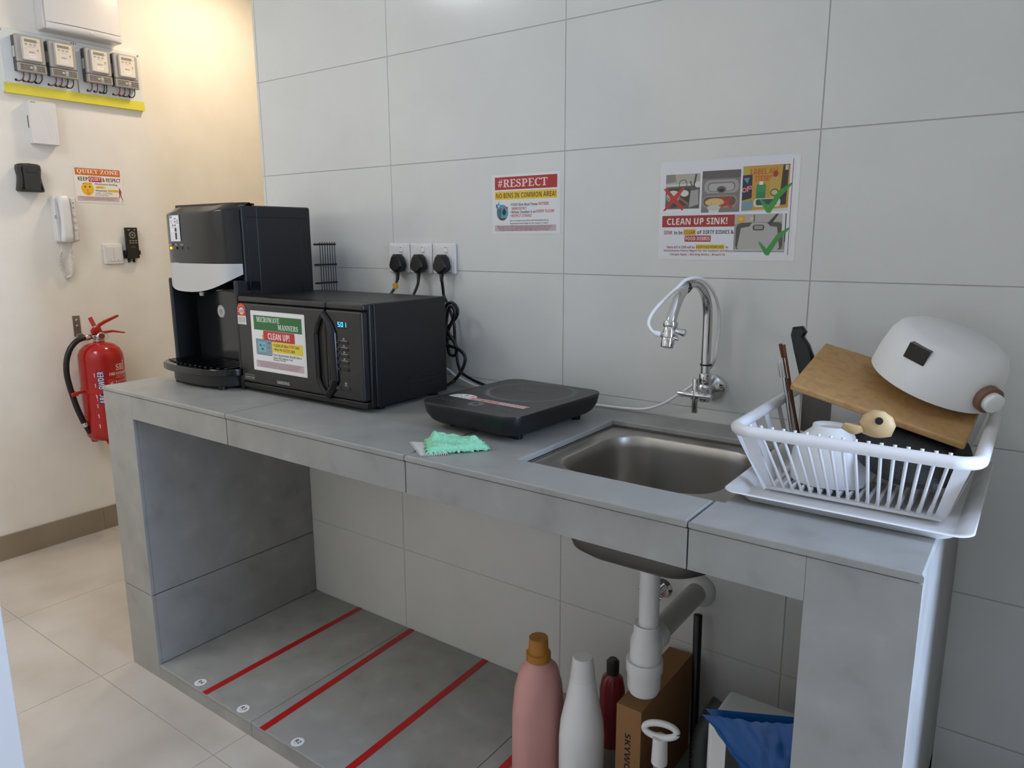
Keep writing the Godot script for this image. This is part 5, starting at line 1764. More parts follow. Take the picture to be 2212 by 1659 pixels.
# ---------------------------------------------------------------- notices on the tiled wall and on the microwave
func notices() -> void:
	var red := rgb(172, 40, 34)
	var ink := rgb(38, 36, 38)
	var mauve := rgb(196, 174, 176)
	# RESPECT
	var p := Painter.new(720, 516, rgb(226, 226, 226))
	p.rect(22, 16, 674, 112, red)
	p.text("#RESPECT", 56, 38, 540, 68, rgb(240, 214, 212), true, "Droid Serif")
	p.rect(22, 142, 674, 74, rgb(226, 200, 54))
	p.text("NO BINS IN COMMON AREA!", 34, 158, 650, 44, rgb(124, 44, 18))
	p.oval(106, 332, 70, 76, rgb(226, 226, 226))
	p.oval(106, 332, 66, 72, rgb(70, 158, 184))
	p.poly([Vector2(62, 380), Vector2(150, 380), Vector2(136, 396), Vector2(106, 404), Vector2(76, 396)], rgb(94, 62, 40))
	p.poly([Vector2(44, 300), Vector2(98, 300), Vector2(92, 380), Vector2(56, 380)], rgb(76, 100, 104))
	p.rect(40, 292, 62, 8, rgb(96, 120, 124))
	p.oval(126, 330, 22, 26, rgb(22, 38, 44))
	p.poly([Vector2(112, 312), Vector2(126, 286), Vector2(138, 312)], rgb(22, 38, 44))
	p.rr(126, 282, 44, 17, 6, rgb(190, 74, 64))
	p.rr(40, 256, 44, 34, 4, rgb(74, 150, 186))
	p.rect(34, 258, 10, 28, rgb(28, 40, 60))
	p.line(Vector2(54, 272), Vector2(61, 280), 5, Color.WHITE)
	p.line(Vector2(60, 281), Vector2(74, 264), 5, Color.WHITE)
	p.line(Vector2(62, 256), Vector2(70, 236), 9, rgb(60, 130, 180))
	for y in [264, 330, 362]:
		p.oval(197, y, 4, 4, ink)
	p.text("FOOD Item Must Throw", 210, 250, 280, 26, ink)
	p.text("OUTSIDE", 500, 248, 110, 26, red)
	p.text("IMMEDIATELY", 210, 286, 164, 24, red)
	p.text("Refuse Chamber is on", 210, 316, 262, 26, ink)
	p.text("EVERY FLOOR!", 482, 314, 186, 26, red)
	p.text("RESPECT OTHERS!", 210, 350, 218, 25, red)
	p.text("Bins in Common Area will be DISPOSED/REMOVED by", 192, 400, 416, 17, ink)
	p.text("Housemates/Owner/Mgmt for the Comfort of Others.", 192, 424, 416, 17, ink)
	p.rect(18, 446, 670, 54, mauve)
	for i in 4:
		p.dashes(44 + i * 8, 452 + i * 12, 610 - i * 22, 8, rgb(140, 112, 116), 20 + i)
	var t := thing("notice", "small laminated notice headed RESPECT about bins, on the tiled wall", "notice", Vector3(-0.118, 1.4, 0.0))
	part("laminate", rounded_slab(-0.2265, 1.3225, -0.0105, 1.4755, 0.0002, 0.0006, 0.003, 0.0), M.laminate, t)
	part("printed_sheet", quad_print(-0.2225, 1.3255, -0.0135, 1.4735, 0.0009), print_mat(p, 0.3), t)
	sink_notice()
	# MICROWAVE MANNERS
	p = Painter.new(640, 448, rgb(228, 228, 228))
	p.rect(22, 26, 600, 132, rgb(36, 104, 52))
	p.text("MICROWAVE", 62, 40, 290, 44, rgb(224, 232, 224), true, "Droid Serif")
	p.text("MANNERS", 330, 96, 244, 44, rgb(224, 232, 224), true, "Droid Serif")
	p.rr(138, 160, 392, 92, 10, rgb(186, 44, 44))
	p.text("CLEAN UP!", 196, 178, 270, 56, rgb(240, 232, 230))
	p.poly([Vector2(120, 196), Vector2(140, 206), Vector2(148, 240), Vector2(126, 238)], rgb(214, 150, 70))
	p.rr(36, 240, 204, 144, 12, rgb(60, 74, 82))
	p.rr(41, 245, 194, 134, 10, rgb(146, 158, 164))
	p.rr(54, 254, 120, 114, 8, rgb(60, 74, 82))
	p.rr(58, 258, 112, 106, 6, rgb(112, 178, 190))
	p.oval(94, 296, 9, 11, ink)
	p.line(Vector2(144, 290), Vector2(130, 298), 5, ink)
	p.line(Vector2(130, 298), Vector2(144, 306), 5, ink)
	p.poly([Vector2(100, 322), Vector2(136, 322), Vector2(118, 344)], rgb(60, 40, 44))
	p.oval(80, 318, 8, 6, rgb(220, 150, 150))
	p.oval(150, 318, 8, 6, rgb(220, 150, 150))
	p.rect(186, 256, 38, 26, rgb(100, 114, 122))
	for i in 9:
		p.rect(186 + (i % 3) * 13, 292 + (i / 3) * 12, 9, 8, rgb(90, 104, 112))
	p.oval(205, 352, 15, 16, rgb(80, 94, 102))
	p.oval(205, 352, 10, 11, rgb(150, 162, 168))
	p.rect(244, 254, 378, 94, rgb(228, 206, 60))
	p.oval(258, 282, 4, 4, ink)
	p.oval(258, 320, 4, 4, ink)
	p.text("CLEAN UP After", 270, 268, 176, 28, ink)
	p.text("EVERY", 454, 268, 70, 27, rgb(170, 60, 20))
	p.text("Use!", 532, 268, 46, 27, ink)
	p.text("Wipe the", 270, 306, 98, 30, ink)
	p.text("INSIDES", 376, 306, 92, 27, rgb(170, 60, 20))
	p.text("Well", 476, 306, 46, 27, ink)
	p.text("Your Housemates Would Like a", 248, 356, 350, 24, ink)
	p.text("Clean Microwave Too!", 248, 384, 244, 22, ink)
	p.text("#Respect #Polite", 248, 408, 158, 18, ink)
	var q := Painter.new(640, 520, rgb(228, 228, 228))
	p.im.resize(1280, 896)
	q.im.blit_rect(p.im, Rect2i(0, 0, 1280, 896), Vector2i(0, 0))
	q.rect(22, 436, 600, 64, mauve)
	for i in 5:
		q.dashes(50 + i * 8, 442 + i * 11, 550 - i * 22, 7, rgb(150, 122, 126), 40 + i)
	t = thing("notice", "laminated microwave manners notice stuck on the microwave door", "notice", Vector3(-0.629, 1.04, 0.409))
	part("laminate", rounded_slab(-0.7425, 0.9605, -0.516, 1.1235, 0.4084, 0.4092, 0.003, 0.0003), M.laminate, t)
	part("printed_sheet", quad_print(-0.737, 0.9645, -0.5215, 1.1195, 0.4095), print_mat(q, 0.3), t)


func tick(p: Painter, x: float, y: float, w: float, h: float) -> void:
	p.poly([Vector2(x, y + h * 0.52), Vector2(x + w * 0.10, y + h * 0.54), Vector2(x + w * 0.30, y + h * 0.76), Vector2(x + w * 0.62, y + h * 0.24), Vector2(x + w, y), Vector2(x + w * 0.98, y + h * 0.1), Vector2(x + w * 0.66, y + h * 0.48), Vector2(x + w * 0.38, y + h), Vector2(x + w * 0.26, y + h * 0.98)], rgb(58, 146, 62))


func cross(p: Painter, x: float, y: float, w: float, h: float) -> void:
	var c := rgb(186, 52, 44)
	p.poly([Vector2(x, y + 4), Vector2(x + w * 0.16, y), Vector2(x + w * 0.55, y + h * 0.42), Vector2(x + w, y + h * 0.86), Vector2(x + w * 0.9, y + h), Vector2(x + w * 0.42, y + h * 0.56)], c)
	p.poly([Vector2(x + w, y), Vector2(x + w * 0.84, y + 2), Vector2(x + w * 0.36, y + h * 0.48), Vector2(x, y + h), Vector2(x + w * 0.12, y + h * 0.98), Vector2(x + w * 0.58, y + h * 0.56)], c)


func sink_notice() -> void:
	var p := Painter.new(1000, 714, rgb(226, 226, 230))
	var red := rgb(160, 44, 38)
	var ink := rgb(34, 38, 46)
	# picture 1: dirty dishes in a sink
	p.rect(36, 96, 276, 256, rgb(92, 88, 82))
	p.poly([Vector2(36, 96), Vector2(312, 96), Vector2(312, 180), Vector2(36, 190)], rgb(176, 172, 158))
	p.poly([Vector2(36, 96), Vector2(110, 96), Vector2(120, 150), Vector2(36, 160)], rgb(134, 130, 118))
	p.rect(36, 168, 276, 14, rgb(206, 204, 198))
	p.ring(176, 172, 34, 36, 5, rgb(60, 58, 56))
	p.line(Vector2(280, 100), Vector2(260, 210), 14, rgb(70, 70, 70))
	p.line(Vector2(232, 150), Vector2(262, 210), 10, rgb(80, 80, 80))
	p.oval(296, 176, 26, 22, rgb(214, 214, 212))
	p.poly([Vector2(60, 200), Vector2(240, 196), Vector2(226, 320), Vector2(80, 344)], rgb(62, 58, 54))
	p.oval(98, 262, 58, 46, rgb(150, 144, 132))
	p.oval(98, 244, 50, 30, rgb(212, 204, 188))
	p.oval(190, 238, 34, 24, rgb(216, 212, 204))
	p.line(Vector2(150, 270), Vector2(222, 318), 16, rgb(152, 106, 78))
	p.poly([Vector2(240, 220), Vector2(300, 214), Vector2(304, 320), Vector2(228, 344)], rgb(160, 160, 154))
	cross(p, 18, 196, 176, 170)
	# picture 2: food left in a dish
	p.rect(328, 84, 292, 300, rgb(122, 116, 114))
	p.rect(328, 84, 292, 56, rgb(92, 86, 86))
	p.rr(346, 150, 262, 96, 40, rgb(160, 156, 154))
	p.rr(372, 168, 210, 66, 32, rgb(112, 106, 104))
	p.rr(380, 176, 194, 54, 27, rgb(176, 172, 170))
	p.oval(478, 220, 36, 24, rgb(96, 90, 86))
	p.oval(478, 226, 22, 12, rgb(36, 32, 30))
	p.rr(332, 262, 270, 90, 44, rgb(150, 140, 128))
	p.rr(344, 272, 246, 66, 33, rgb(104, 76, 54))
	p.oval(430, 310, 74, 28, rgb(216, 182, 116))
	for i in 14:
		p.oval(372 + (i * 37) % 130, 296 + (i * 23) % 40, 7, 5, rgb(228, 200, 140) if i % 2 else rgb(190, 150, 90))
	p.poly([Vector2(390, 384), Vector2(380, 350), Vector2(470, 350), Vector2(462, 384)], rgb(216, 216, 212))
	p.oval(425, 350, 52, 20, rgb(196, 194, 188))
	cross(p, 474, 270, 92, 90)
	# picture 3: labelled bottles on a shelf
	p.rect(634, 66, 332, 318, rgb(196, 148, 52))
	p.rect(634, 66, 46, 60, rgb(176, 160, 70))
	p.poly([Vector2(634, 130), Vector2(704, 126), Vector2(706, 290), Vector2(634, 306)], rgb(32, 34, 40))
	p.poly([Vector2(640, 150), Vector2(684, 146), Vector2(670, 190)], rgb(96, 140, 180))
	p.ring(650, 232, 17, 17, 8, rgb(220, 140, 150))
	p.line(Vector2(672, 206), Vector2(674, 246), 8, rgb(220, 140, 150))
	p.ring(690, 216, 14, 14, 7, rgb(220, 140, 150))
	p.poly([Vector2(636, 316), Vector2(716, 304), Vector2(716, 366), Vector2(636, 376)], rgb(110, 150, 166))
	p.text("LABEL ALL", 690, 88, 200, 40, rgb(176, 84, 30))
	p.text("ITEMS!", 724, 136, 130, 38, rgb(176, 84, 30))
	p.rr(736, 196, 68, 112, 12, rgb(48, 142, 88))
	p.rect(756, 176, 26, 24, rgb(230, 230, 226))
	p.rr(740, 250, 60, 50, 6, rgb(36, 124, 74))
	p.rr(830, 150, 76, 150, 22, rgb(190, 160, 74))
	p.oval(868, 128, 17, 22, rgb(150, 50, 30))
	p.oval(866, 256, 30, 26, rgb(60, 96, 60))
	p.oval(866, 256, 22, 18, rgb(196, 196, 120))
	p.poly([Vector2(918, 70), Vector2(958, 68), Vector2(950, 340), Vector2(900, 344)], rgb(52, 42, 30))
	p.rect(932, 72, 22, 34, rgb(200, 190, 176))
	p.rr(722, 294, 190, 60, 22, rgb(206, 210, 204))
	p.rr(738, 300, 150, 42, 14, rgb(22, 78, 62))
	p.poly([Vector2(634, 384), Vector2(966, 384), Vector2(966, 362), Vector2(634, 380)], rgb(206, 204, 198))
	tick(p, 760, 190, 226, 208)
	# heading and text
	p.rr(16, 402, 578, 86, 8, red)
	p.rect(16, 402, 20, 86, red)
	p.text("CLEAN UP SINK!", 56, 422, 480, 48, rgb(240, 226, 226))
	p.text("SINK", 34, 514, 70, 28, rgb(150, 40, 40))
	p.text("to be", 116, 514, 72, 29, ink)
	p.rr(194, 504, 102, 46, 6, rgb(226, 180, 50))
	p.text("CLEAR", 202, 513, 86, 28, rgb(120, 70, 20))
	p.text("of", 306, 512, 34, 30, ink)
	p.text("DIRTY DISHES &", 352, 513, 236, 28, ink)
	p.rr(206, 552, 208, 46, 6, red)
	p.text("FOOD DEBRIS", 214, 560, 192, 28, rgb(240, 220, 220))
	p.text("Items left in SINK will be", 62, 628, 228, 21, rgb(132, 48, 52))
	p.rr(298, 618, 226, 36, 5, rgb(226, 200, 60))
	p.text("DISPOSED/REMOVED", 304, 626, 214, 21, rgb(110, 70, 20))
	p.text("by", 532, 627, 22, 24, rgb(132, 48, 52))
	p.text("Housemates/Owner/Mgmt for the Comfort of Others.", 38, 656, 552, 22, rgb(132, 48, 52))
	p.text("Charges Apply | Warning Notice | Breach TA", 90, 684, 440, 22, rgb(132, 48, 52))
	# picture 4: a clean sink
	p.rect(590, 402, 372, 270, rgb(150, 148, 142))
	p.poly([Vector2(590, 402), Vector2(962, 402), Vector2(962, 456), Vector2(590, 470)], rgb(176, 172, 166))
	p.rr(604, 462, 340, 200, 44, rgb(82, 78, 70))
	p.poly([Vector2(640, 500), Vector2(700, 490), Vector2(720, 464), Vector2(830, 464), Vector2(850, 488), Vector2(900, 496), Vector2(924, 640), Vector2(908, 656), Vector2(632, 656), Vector2(618, 642)], rgb(176, 174, 168))
	p.rr(726, 478, 84, 40, 18, rgb(64, 60, 56))
	p.rr(736, 484, 64, 26, 12, rgb(150, 148, 142))
	p.rect(592, 654, 368, 8, rgb(196, 194, 188))
	p.oval(640, 438, 32, 26, rgb(212, 160, 50))
	p.oval(634, 436, 16, 12, rgb(228, 184, 80))
	p.rect(728, 408, 12, 50, rgb(110, 108, 104))
	p.oval(716, 434, 14, 12, rgb(214, 186, 160))
	p.poly([Vector2(830, 470), Vector2(890, 404), Vector2(908, 404), Vector2(858, 478)], rgb(60, 58, 56))
	p.rect(934, 402, 28, 130, rgb(214, 214, 212))
	p.rect(955, 402, 7, 200, rgb(40, 40, 42))
	tick(p, 770, 496, 216, 200)
	p.rect(983, 32, 4, 660, rgb(110, 40, 50))
	var t := thing("notice", "large notice about cleaning up the sink, taped above the tap", "notice", Vector3(0.408, 1.37, 0.0))
	part("laminate", rounded_slab(0.2585, 1.2625, 0.5655, 1.4765, 0.0002, 0.0006, 0.003, 0.0), M.laminate, t)
	part("printed_sheet", quad_print(0.2615, 1.268, 0.5555, 1.479, 0.0009), print_mat(p, 0.35), t)


func ring_loft(c: Vector3, prof: Array, e := 1.0) -> MB:   # stacked ovals: [y, half x, half z]
	var b := MB.new()
	var rows := []
	for k in prof:
		var r := []
		for i in 32:
			var a := TAU * i / 32
			r.append(c + Vector3(cos(a) * k[1], k[0], sin(a) * k[2] * e))
		rows.append(r)
	b.loft(rows, true)
	return b


func dish_rack() -> void:
	var W: Material = M.white_plastic
	var t := thing("drip_tray", "white plastic drip tray with bowed front under the dish rack", "tray", Vector3(0.78, TOP, 0.27))
	var rows := []
	for k in [[0.0, 0.148, 0.185], [0.001, 0.150, 0.19], [0.014, 0.16, 0.2], [0.019, 0.172, 0.211], [0.0165, 0.175, 0.2135]]:
		var r := []
		for q in rrect(k[1] * 2, k[2] * 2, 0.02, 8):
			r.append(Vector3(0.782 + q.x, TOP + 0.0008 + k[0], 0.27 + q.y + (0.035 * cos(q.x / k[1] * PI / 2) if q.y > 0.1 else 0.0)))
		rows.append(r)
	var b := MB.new()
	b.grid(rows, true)
	b.fan(rows[0], Vector3.UP)
	part("pan", b, W, t)
	t = thing("dish_rack", "white plastic dish rack holding kitchenware, right of the sink", "dish rack", Vector3(0.785, 0.897, 0.27))
	var rim := []
	for q in rrect(0.335, 0.41, 0.03, 6):
		rim.append(Vector3(0.785 + q.x, 1.012, 0.277 + q.y))
	rim.append(rim[0])
	b = MB.new()
	b.tube(rim, 0.0095, 12, false)
	part("rim", b, W, t)
	for i in 17:
		var f := i / 16.0
		b = MB.new()
		b.tube([Vector3(lerpf(0.668, 0.895, f), 0.905, 0.40), Vector3(lerpf(0.645, 0.918, f), 1.012, 0.478), Vector3(lerpf(0.645, 0.918, f), 1.023, 0.475)], 0.0026, 6)
		part("front_rib", b, W, t)
		part("floor_bar", slab_mb(Vector3(lerpf(0.664, 0.891, f), 0.902, 0.16), Vector3(lerpf(0.668, 0.896, f), 0.909, 0.40), 0.001), W, t)
	for s in [[0.630, 0.655, 0.648, 0.665], [0.925, 0.945, 0.90, 0.915]]:
		b = MB.new()
		b.grid([[Vector3(s[0], 1.008, 0.478), Vector3(s[1], 1.008, 0.478)], [Vector3(s[2], 0.899, 0.40), Vector3(s[3], 0.899, 0.40)]])
		part("corner_panel", b, W, t)
	b = MB.new()
	b.grid([[Vector3(0.63, 1.01, 0.076), Vector3(0.94, 1.01, 0.076)], [Vector3(0.66, 0.9, 0.15), Vector3(0.91, 0.9, 0.15)]])
	part("back_panel", b, W, t)
	for s in [[0.620, 0.655], [0.950, 0.915]]:
		for z in [0.09, 0.165, 0.24, 0.315, 0.39, 0.465]:
			b = MB.new()
			var zl := lerpf(0.275, z, 0.68)
			b.grid([[Vector3(s[0], 1.01, z - 0.012), Vector3(s[0], 1.01, z + 0.012)], [Vector3(s[1], 0.9, zl - 0.012), Vector3(s[1], 0.9, zl + 0.012)]])
			part("side_panel", b, W, t)
	part("floor_rail", slab_mb(Vector3(0.65, 0.8975, 0.392), Vector3(0.912, 0.903, 0.402), 0.001), W, t)
	part("floor_rail", slab_mb(Vector3(0.65, 0.8975, 0.27), Vector3(0.912, 0.903, 0.276), 0.001), W, t)
	b = ring_loft(Vector3(0.735, 0, 0.335), [[0.910, 0.058, 0.05], [0.93, 0.062, 0.053], [0.96, 0.058, 0.05], [0.985, 0.046, 0.042], [0.999, 0.03, 0.028], [1.006, 0.029, 0.027], [1.006, 0.025, 0.023], [1.0, 0.022, 0.02]])
	solo("bowl", b, M.white, "upturned white bowl with foot ring behind the rack's front ribs", "bowl", Vector3(0.752, 0.91, 0.34))
	b = MB.new()
	b.t = Transform3D(Basis(Vector3(0, 0, 1), -0.2) * Basis(Vector3.RIGHT, 0.45), Vector3(0.852, 0.985, 0.315))
	b.lathe([Vector2(0, 0.02), Vector2(0.05, 0.018), Vector2(0.085, 0.0), Vector2(0.088, -0.008), Vector2(0.04, 0.0), Vector2(0, 0.002)], 36)
	solo("frying_pan", b, tri_mat(ntex(51, 0.35, [rgb(14, 15, 14), rgb(16, 17, 16), rgb(22, 23, 22), rgb(150, 148, 140)], 2, 256), 5.0, 0.4), "black speckled pan lying under the cutting board in the rack", "pan", Vector3(0.835, 0.99, 0.31))
	b = MB.new()
	b.t = Transform3D(Basis(Vector3(0, 0, 1), -0.24) * Basis(Vector3.RIGHT, 0.30), Vector3(0.80, 1.055, 0.245))
	b.box(Vector3.ZERO, Vector3(0.27, 0.013, 0.18), 0.004, 2)
	solo("cutting_board", b, tri_mat(ntex(52, 0.03, [rgb(150, 112, 66), rgb(186, 146, 94), rgb(170, 130, 80)], 4, 256), 4.0, 0.55), "tan wooden cutting board lying tilted across the dish rack", "cutting board", Vector3(0.80, 1.05, 0.245))
	# small white cooker lying upturned on the board
	t = thing("electric_cooker", "white electric cooker with wood-ringed knob lying upturned on the cutting board", "cooker", Vector3(0.865, 1.07, 0.23))
	var tilt := Basis(Vector3(0, 0, 1), -0.36) * Basis(Vector3.RIGHT, 0.15)
	var o := Vector3(0.858, 1.073, 0.205)
	b = MB.new()
	b.t = Transform3D(tilt, o)
	b.lathe([Vector2(0, 0), Vector2(0.098, 0.0), Vector2(0.097, 0.03), Vector2(0.092, 0.062), Vector2(0.084, 0.078), Vector2(0.07, 0.086), Vector2(0, 0.088)], 48, 0.8)
	part("body", b, M.white, t)
	b = MB.new()
	b.t = Transform3D(tilt * Basis(Vector3.UP, -0.25), o)
	b.box(Vector3(-0.01, 0.062, 0.088), Vector3(0.034, 0.026, 0.014), 0.001)
	part("power_inlet", b, M.black_gloss, t)
	b = MB.new()
	b.t = Transform3D(tilt, o)
	b.cyl(Vector3(0.08, 0.03, 0.055), Vector3(0.088, 0.03, 0.062), 0.022, 0.022, 24)
	part("knob_ring", b, mat(rgb(124, 92, 74), 0.6), t, "brown wood ring")
	b = MB.new()
	b.t = Transform3D(tilt, o)
	b.cyl(Vector3(0.086, 0.03, 0.06), Vector3(0.096, 0.03, 0.069), 0.016, 0.016, 24, 0.002)
	part("knob", b, M.white, t)
	b = MB.new()
	b.t = Transform3D(Basis(Vector3(0, 0, 1), 0.18), Vector3(0.652, 1.058, 0.175))
	b.extrude(PackedVector2Array([Vector2(-0.012, 0), Vector2(0.022, 0), Vector2(0.024, 0.009), Vector2(0.015, 0.013), Vector2(0.017, 0.034), Vector2(0.012, 0.056), Vector2(0.004, 0.072), Vector2(0.01, 0.08), Vector2(0.004, 0.092), Vector2(-0.014, 0.092), Vector2(-0.019, 0.078), Vector2(-0.017, 0.05)]), 0.016, 0.004)
	t = thing("kitchen_knife", "knife with black handle standing up at the rack's back left corner", "knife", Vector3(0.652, 0.95, 0.18))
	part("handle", b, M.black, t)
	part("blade", slab_mb(Vector3(0.648, 0.95, 0.182), Vector3(0.70, 1.0585, 0.184)), M.steel_dark, t)
	for i in 2:
		solo("chopstick", cyl_mb(Vector3(0.655, 0.93, 0.2 + i * 0.008), Vector3(0.605 + i * 0.008, 1.115, 0.2 + i * 0.008), 0.0025, 0.0035, 8), mat(rgb(104, 56, 30), 0.5), "brown wooden chopstick leaning beside the black knife handle", "chopstick", Vector3(0.65, 0.93, 0.2), "pair of chopsticks")
	t = thing("fork", "steel fork standing tines up beside the chopsticks", "fork", Vector3(0.635, 0.95, 0.22))
	part("handle", cyl_mb(Vector3(0.645, 0.94, 0.22), Vector3(0.622, 1.055, 0.22), 0.003, 0.004, 8), M.chrome, t)
	for i in 4:
		part("tine", cyl_mb(Vector3(0.614 + i * 0.005, 1.055, 0.22), Vector3(0.605 + i * 0.005, 1.092, 0.22), 0.0014, 0.001, 6), M.chrome, t)
	b = ring_loft(Vector3(0.817, 0, 0.425), [[1.018, 0.008, 0.006], [1.022, 0.02, 0.014], [1.038, 0.025, 0.014], [1.05, 0.02, 0.012], [1.058, 0.008, 0.006]])
	t = thing("wooden_spoon", "pale wooden spoon rest with a small hole, on the rack's front rim", "spoon", Vector3(0.817, 1.018, 0.425))
	var wood := mat(rgb(206, 176, 128), 0.45)
	part("head", b, wood, t)
	part("hole", cyl_mb(Vector3(0.82, 1.045, 0.434), Vector3(0.821, 1.046, 0.4395), 0.0055), M.black, t)
	part("bowl_tip", ring_loft(Vector3(0.786, 0, 0.43), [[1.02, 0.006, 0.006], [1.026, 0.018, 0.01], [1.034, 0.014, 0.008]]), wood, t)


func under_counter() -> void:
	var says := ["red tape strip nearest the counter's left post, beside the R4 sticker", "second red tape strip, between the R3 and R2 stickers", "third red tape strip, right of the R2 sticker", "fourth red tape strip, mostly hidden behind the bottles"]
	var xs := [[-0.812, -0.82], [-0.545, -0.573], [-0.245, -0.265], [0.062, 0.052]]
	for i in 4:
		var b := MB.new()
		var m: Array = xs[i]
		b.face(Vector3(m[1] - 0.011, 0.0468, 0.002), Vector3(m[1] + 0.011, 0.0468, 0.002), Vector3(m[0] + 0.011, 0.0468, 0.601), Vector3(m[0] - 0.011, 0.0468, 0.601))
		solo("floor_tape", b, mat(rgb(176, 22, 20), 0.4), says[i], "tape", Vector3(m[0], 0.0462, 0.3), "red tape strips on the plinth")
	for i in 3:
		var p := Painter.new(128, 128, rgb(226, 226, 226))
		p.text("R" + str(4 - i), 30, 34, 68, 42, rgb(24, 24, 24))
		p.dashes(40, 88, 46, 10, rgb(170, 170, 170), i)
		var b := MB.new()
		b.t = Transform3D(Basis(), Vector3([-0.869, -0.661, -0.428][i], 0.0462, 0.578))
		disc_face(b, 0.017, 0.0005)
		solo("round_sticker", b, print_mat(p, 0.4), "white round sticker marked R%d on the plinth" % (4 - i), "sticker", Vector3([-0.869, -0.661, -0.428][i], 0.0462, 0.578), "bay number stickers")
	# drain
	var t := thing("sink_drain", "white plastic bottle trap and waste pipe under the sink", "drain pipe", Vector3(0.405, 0.36, 0.29))
	var b := MB.new()
	b.t = Transform3D(Basis(), Vector3(0.404, 0, 0.30))
	b.lathe([Vector2(0, 0.515), Vector2(0.021, 0.515), Vector2(0.021, 0.645), Vector2(0.03, 0.646), Vector2(0.031, 0.672), Vector2(0, 0.688)], 28)
	part("inlet_pipe", b, M.white_plastic, t)
	b = MB.new()
	b.t = Transform3D(Basis(), Vector3(0.400, 0, 0.30))
	b.lathe([Vector2(0, 0.435), Vector2(0.033, 0.435), Vector2(0.033, 0.485), Vector2(0.027, 0.5), Vector2(0.027, 0.522), Vector2(0, 0.522)], 28)
	b.cyl(Vector3(0, 0.475, -0.02), Vector3(0, 0.475, -0.055), 0.031, 0.031, 24, 0.002)
	part("trap_body", b, M.white_plastic, t)
	b = MB.new()
	b.t = Transform3D(Basis(), Vector3(0.398, 0, 0.30))
	b.lathe([Vector2(0, 0.362), Vector2(0.03, 0.364), Vector2(0.035, 0.376), Vector2(0.036, 0.41), Vector2(0.039, 0.415), Vector2(0.039, 0.44), Vector2(0, 0.44)], 28)
	part("trap_cup", b, M.white_plastic, t)
	part("waste_pipe", cyl_mb(Vector3(0.40, 0.475, 0.25), Vector3(0.396, 0.472, 0.004), 0.0245), mat(rgb(190, 188, 182), 0.4), t)
	b = MB.new()
	b.t = Transform3D(Basis(Vector3.RIGHT, PI / 2), Vector3(0.396, 0.472, 0.0008))
	b.lathe([Vector2(0.0245, 0.02), Vector2(0.034, 0.016), Vector2(0.042, 0.002), Vector2(0.042, 0)], 28)
	part("wall_flange", b, M.white_plastic, t)
	t = thing("angle_valve", "small chrome angle valve on the wall behind the drain", "valve", Vector3(0.302, 0.449, 0.0))
	part("rosette", cyl_mb(Vector3(0.302, 0.449, 0.0008), Vector3(0.302, 0.449, 0.01), 0.026, 0.02, 24), M.chrome, t)
	part("stem", cyl_mb(Vector3(0.302, 0.449, 0.009), Vector3(0.302, 0.449, 0.05), 0.009), M.chrome, t)
	part("lever", cyl_mb(Vector3(0.32, 0.445, 0.045), Vector3(0.262, 0.46, 0.05), 0.005), M.chrome, t)
	# bottles
	t = thing("detergent_bottle", "large pink detergent bottle with gold cap under the counter", "bottle", Vector3(0.135, 0.046, 0.31))
	var c := Vector3(0.135, 0, 0.31)
	part("body", ring_loft(c, [[0.0465, 0.052, 0.07], [0.055, 0.056, 0.075], [0.22, 0.055, 0.073], [0.28, 0.051, 0.066], [0.325, 0.043, 0.05], [0.345, 0.03, 0.03], [0.355, 0.022, 0.022]]), mat(rgb(214, 158, 150), 0.4), t)
	b = MB.new()
	b.t = Transform3D(Basis(), c)
	b.lathe([Vector2(0, 0.35), Vector2(0.029, 0.35), Vector2(0.029, 0.367), Vector2(0.0235, 0.37), Vector2(0.022, 0.405), Vector2(0, 0.405)], 28)
	part("cap", b, mat(rgb(176, 118, 40), 0.4), t, "gold cap")
	t = thing("cleaner_bottle", "plain white cleaner bottle with white cap beside the pink bottle", "bottle", Vector3(0.254, 0.046, 0.31))
	c = Vector3(0.254, 0, 0.31)
	part("body", ring_loft(c, [[0.0465, 0.045, 0.055], [0.06, 0.049, 0.058], [0.2, 0.05, 0.056], [0.24, 0.048, 0.05], [0.3, 0.036, 0.036], [0.345, 0.028, 0.028]]), M.white, t)
	part("cap", ring_loft(c, [[0.345, 0.0285, 0.0285], [0.395, 0.023, 0.023], [0.398, 0.021, 0.021]]), M.white_plastic, t)
	t = thing("soap_bottle", "small pink soap bottle with dark pump behind the white bottle", "bottle", Vector3(0.225, 0.046, 0.11))
	c = Vector3(0.225, 0, 0.11)
	part("body", ring_loft(c, [[0.0465, 0.03, 0.03], [0.2, 0.032, 0.032], [0.23, 0.026, 0.026], [0.243, 0.012, 0.012]]), mat(rgb(150, 54, 62), 0.2), t)
	part("pump_cap", ring_loft(c, [[0.243, 0.016, 0.016], [0.275, 0.016, 0.016], [0.282, 0.01, 0.01]]), mat(rgb(50, 48, 48), 0.4), t)
	t = thing("cardboard_box", "brown cardboard box with black lettering standing under the drain trap", "box", Vector3(0.366, 0.046, 0.16))
	part("carton", slab_mb(Vector3(0.335, 0.0465, 0.02), Vector3(0.395, 0.31, 0.30), 0.001), mat(rgb(150, 108, 66), 0.8), t)
	var p := Painter.new(64, 240, rgb(150, 108, 66))
	p.text("SKYWORTH", 14, 6, 34, 228, rgb(30, 22, 18), true, "Droid Sans", 1)
	part("lettering", quad_print(0.352, 0.10, 0.378, 0.25, 0.3005), print_mat(p, 0.8), t)
	solo("mop_pole", cyl_mb(Vector3(0.44, 0.058, 0.10), Vector3(0.408, 0.425, 0.03), 0.009, 0.0105, 14, 0.003), M.black, "black pole leaning on the wall below the waste pipe", "pole", Vector3(0.44, 0.047, 0.1))
	b = MB.new()
	var rad := []
	var pts := []
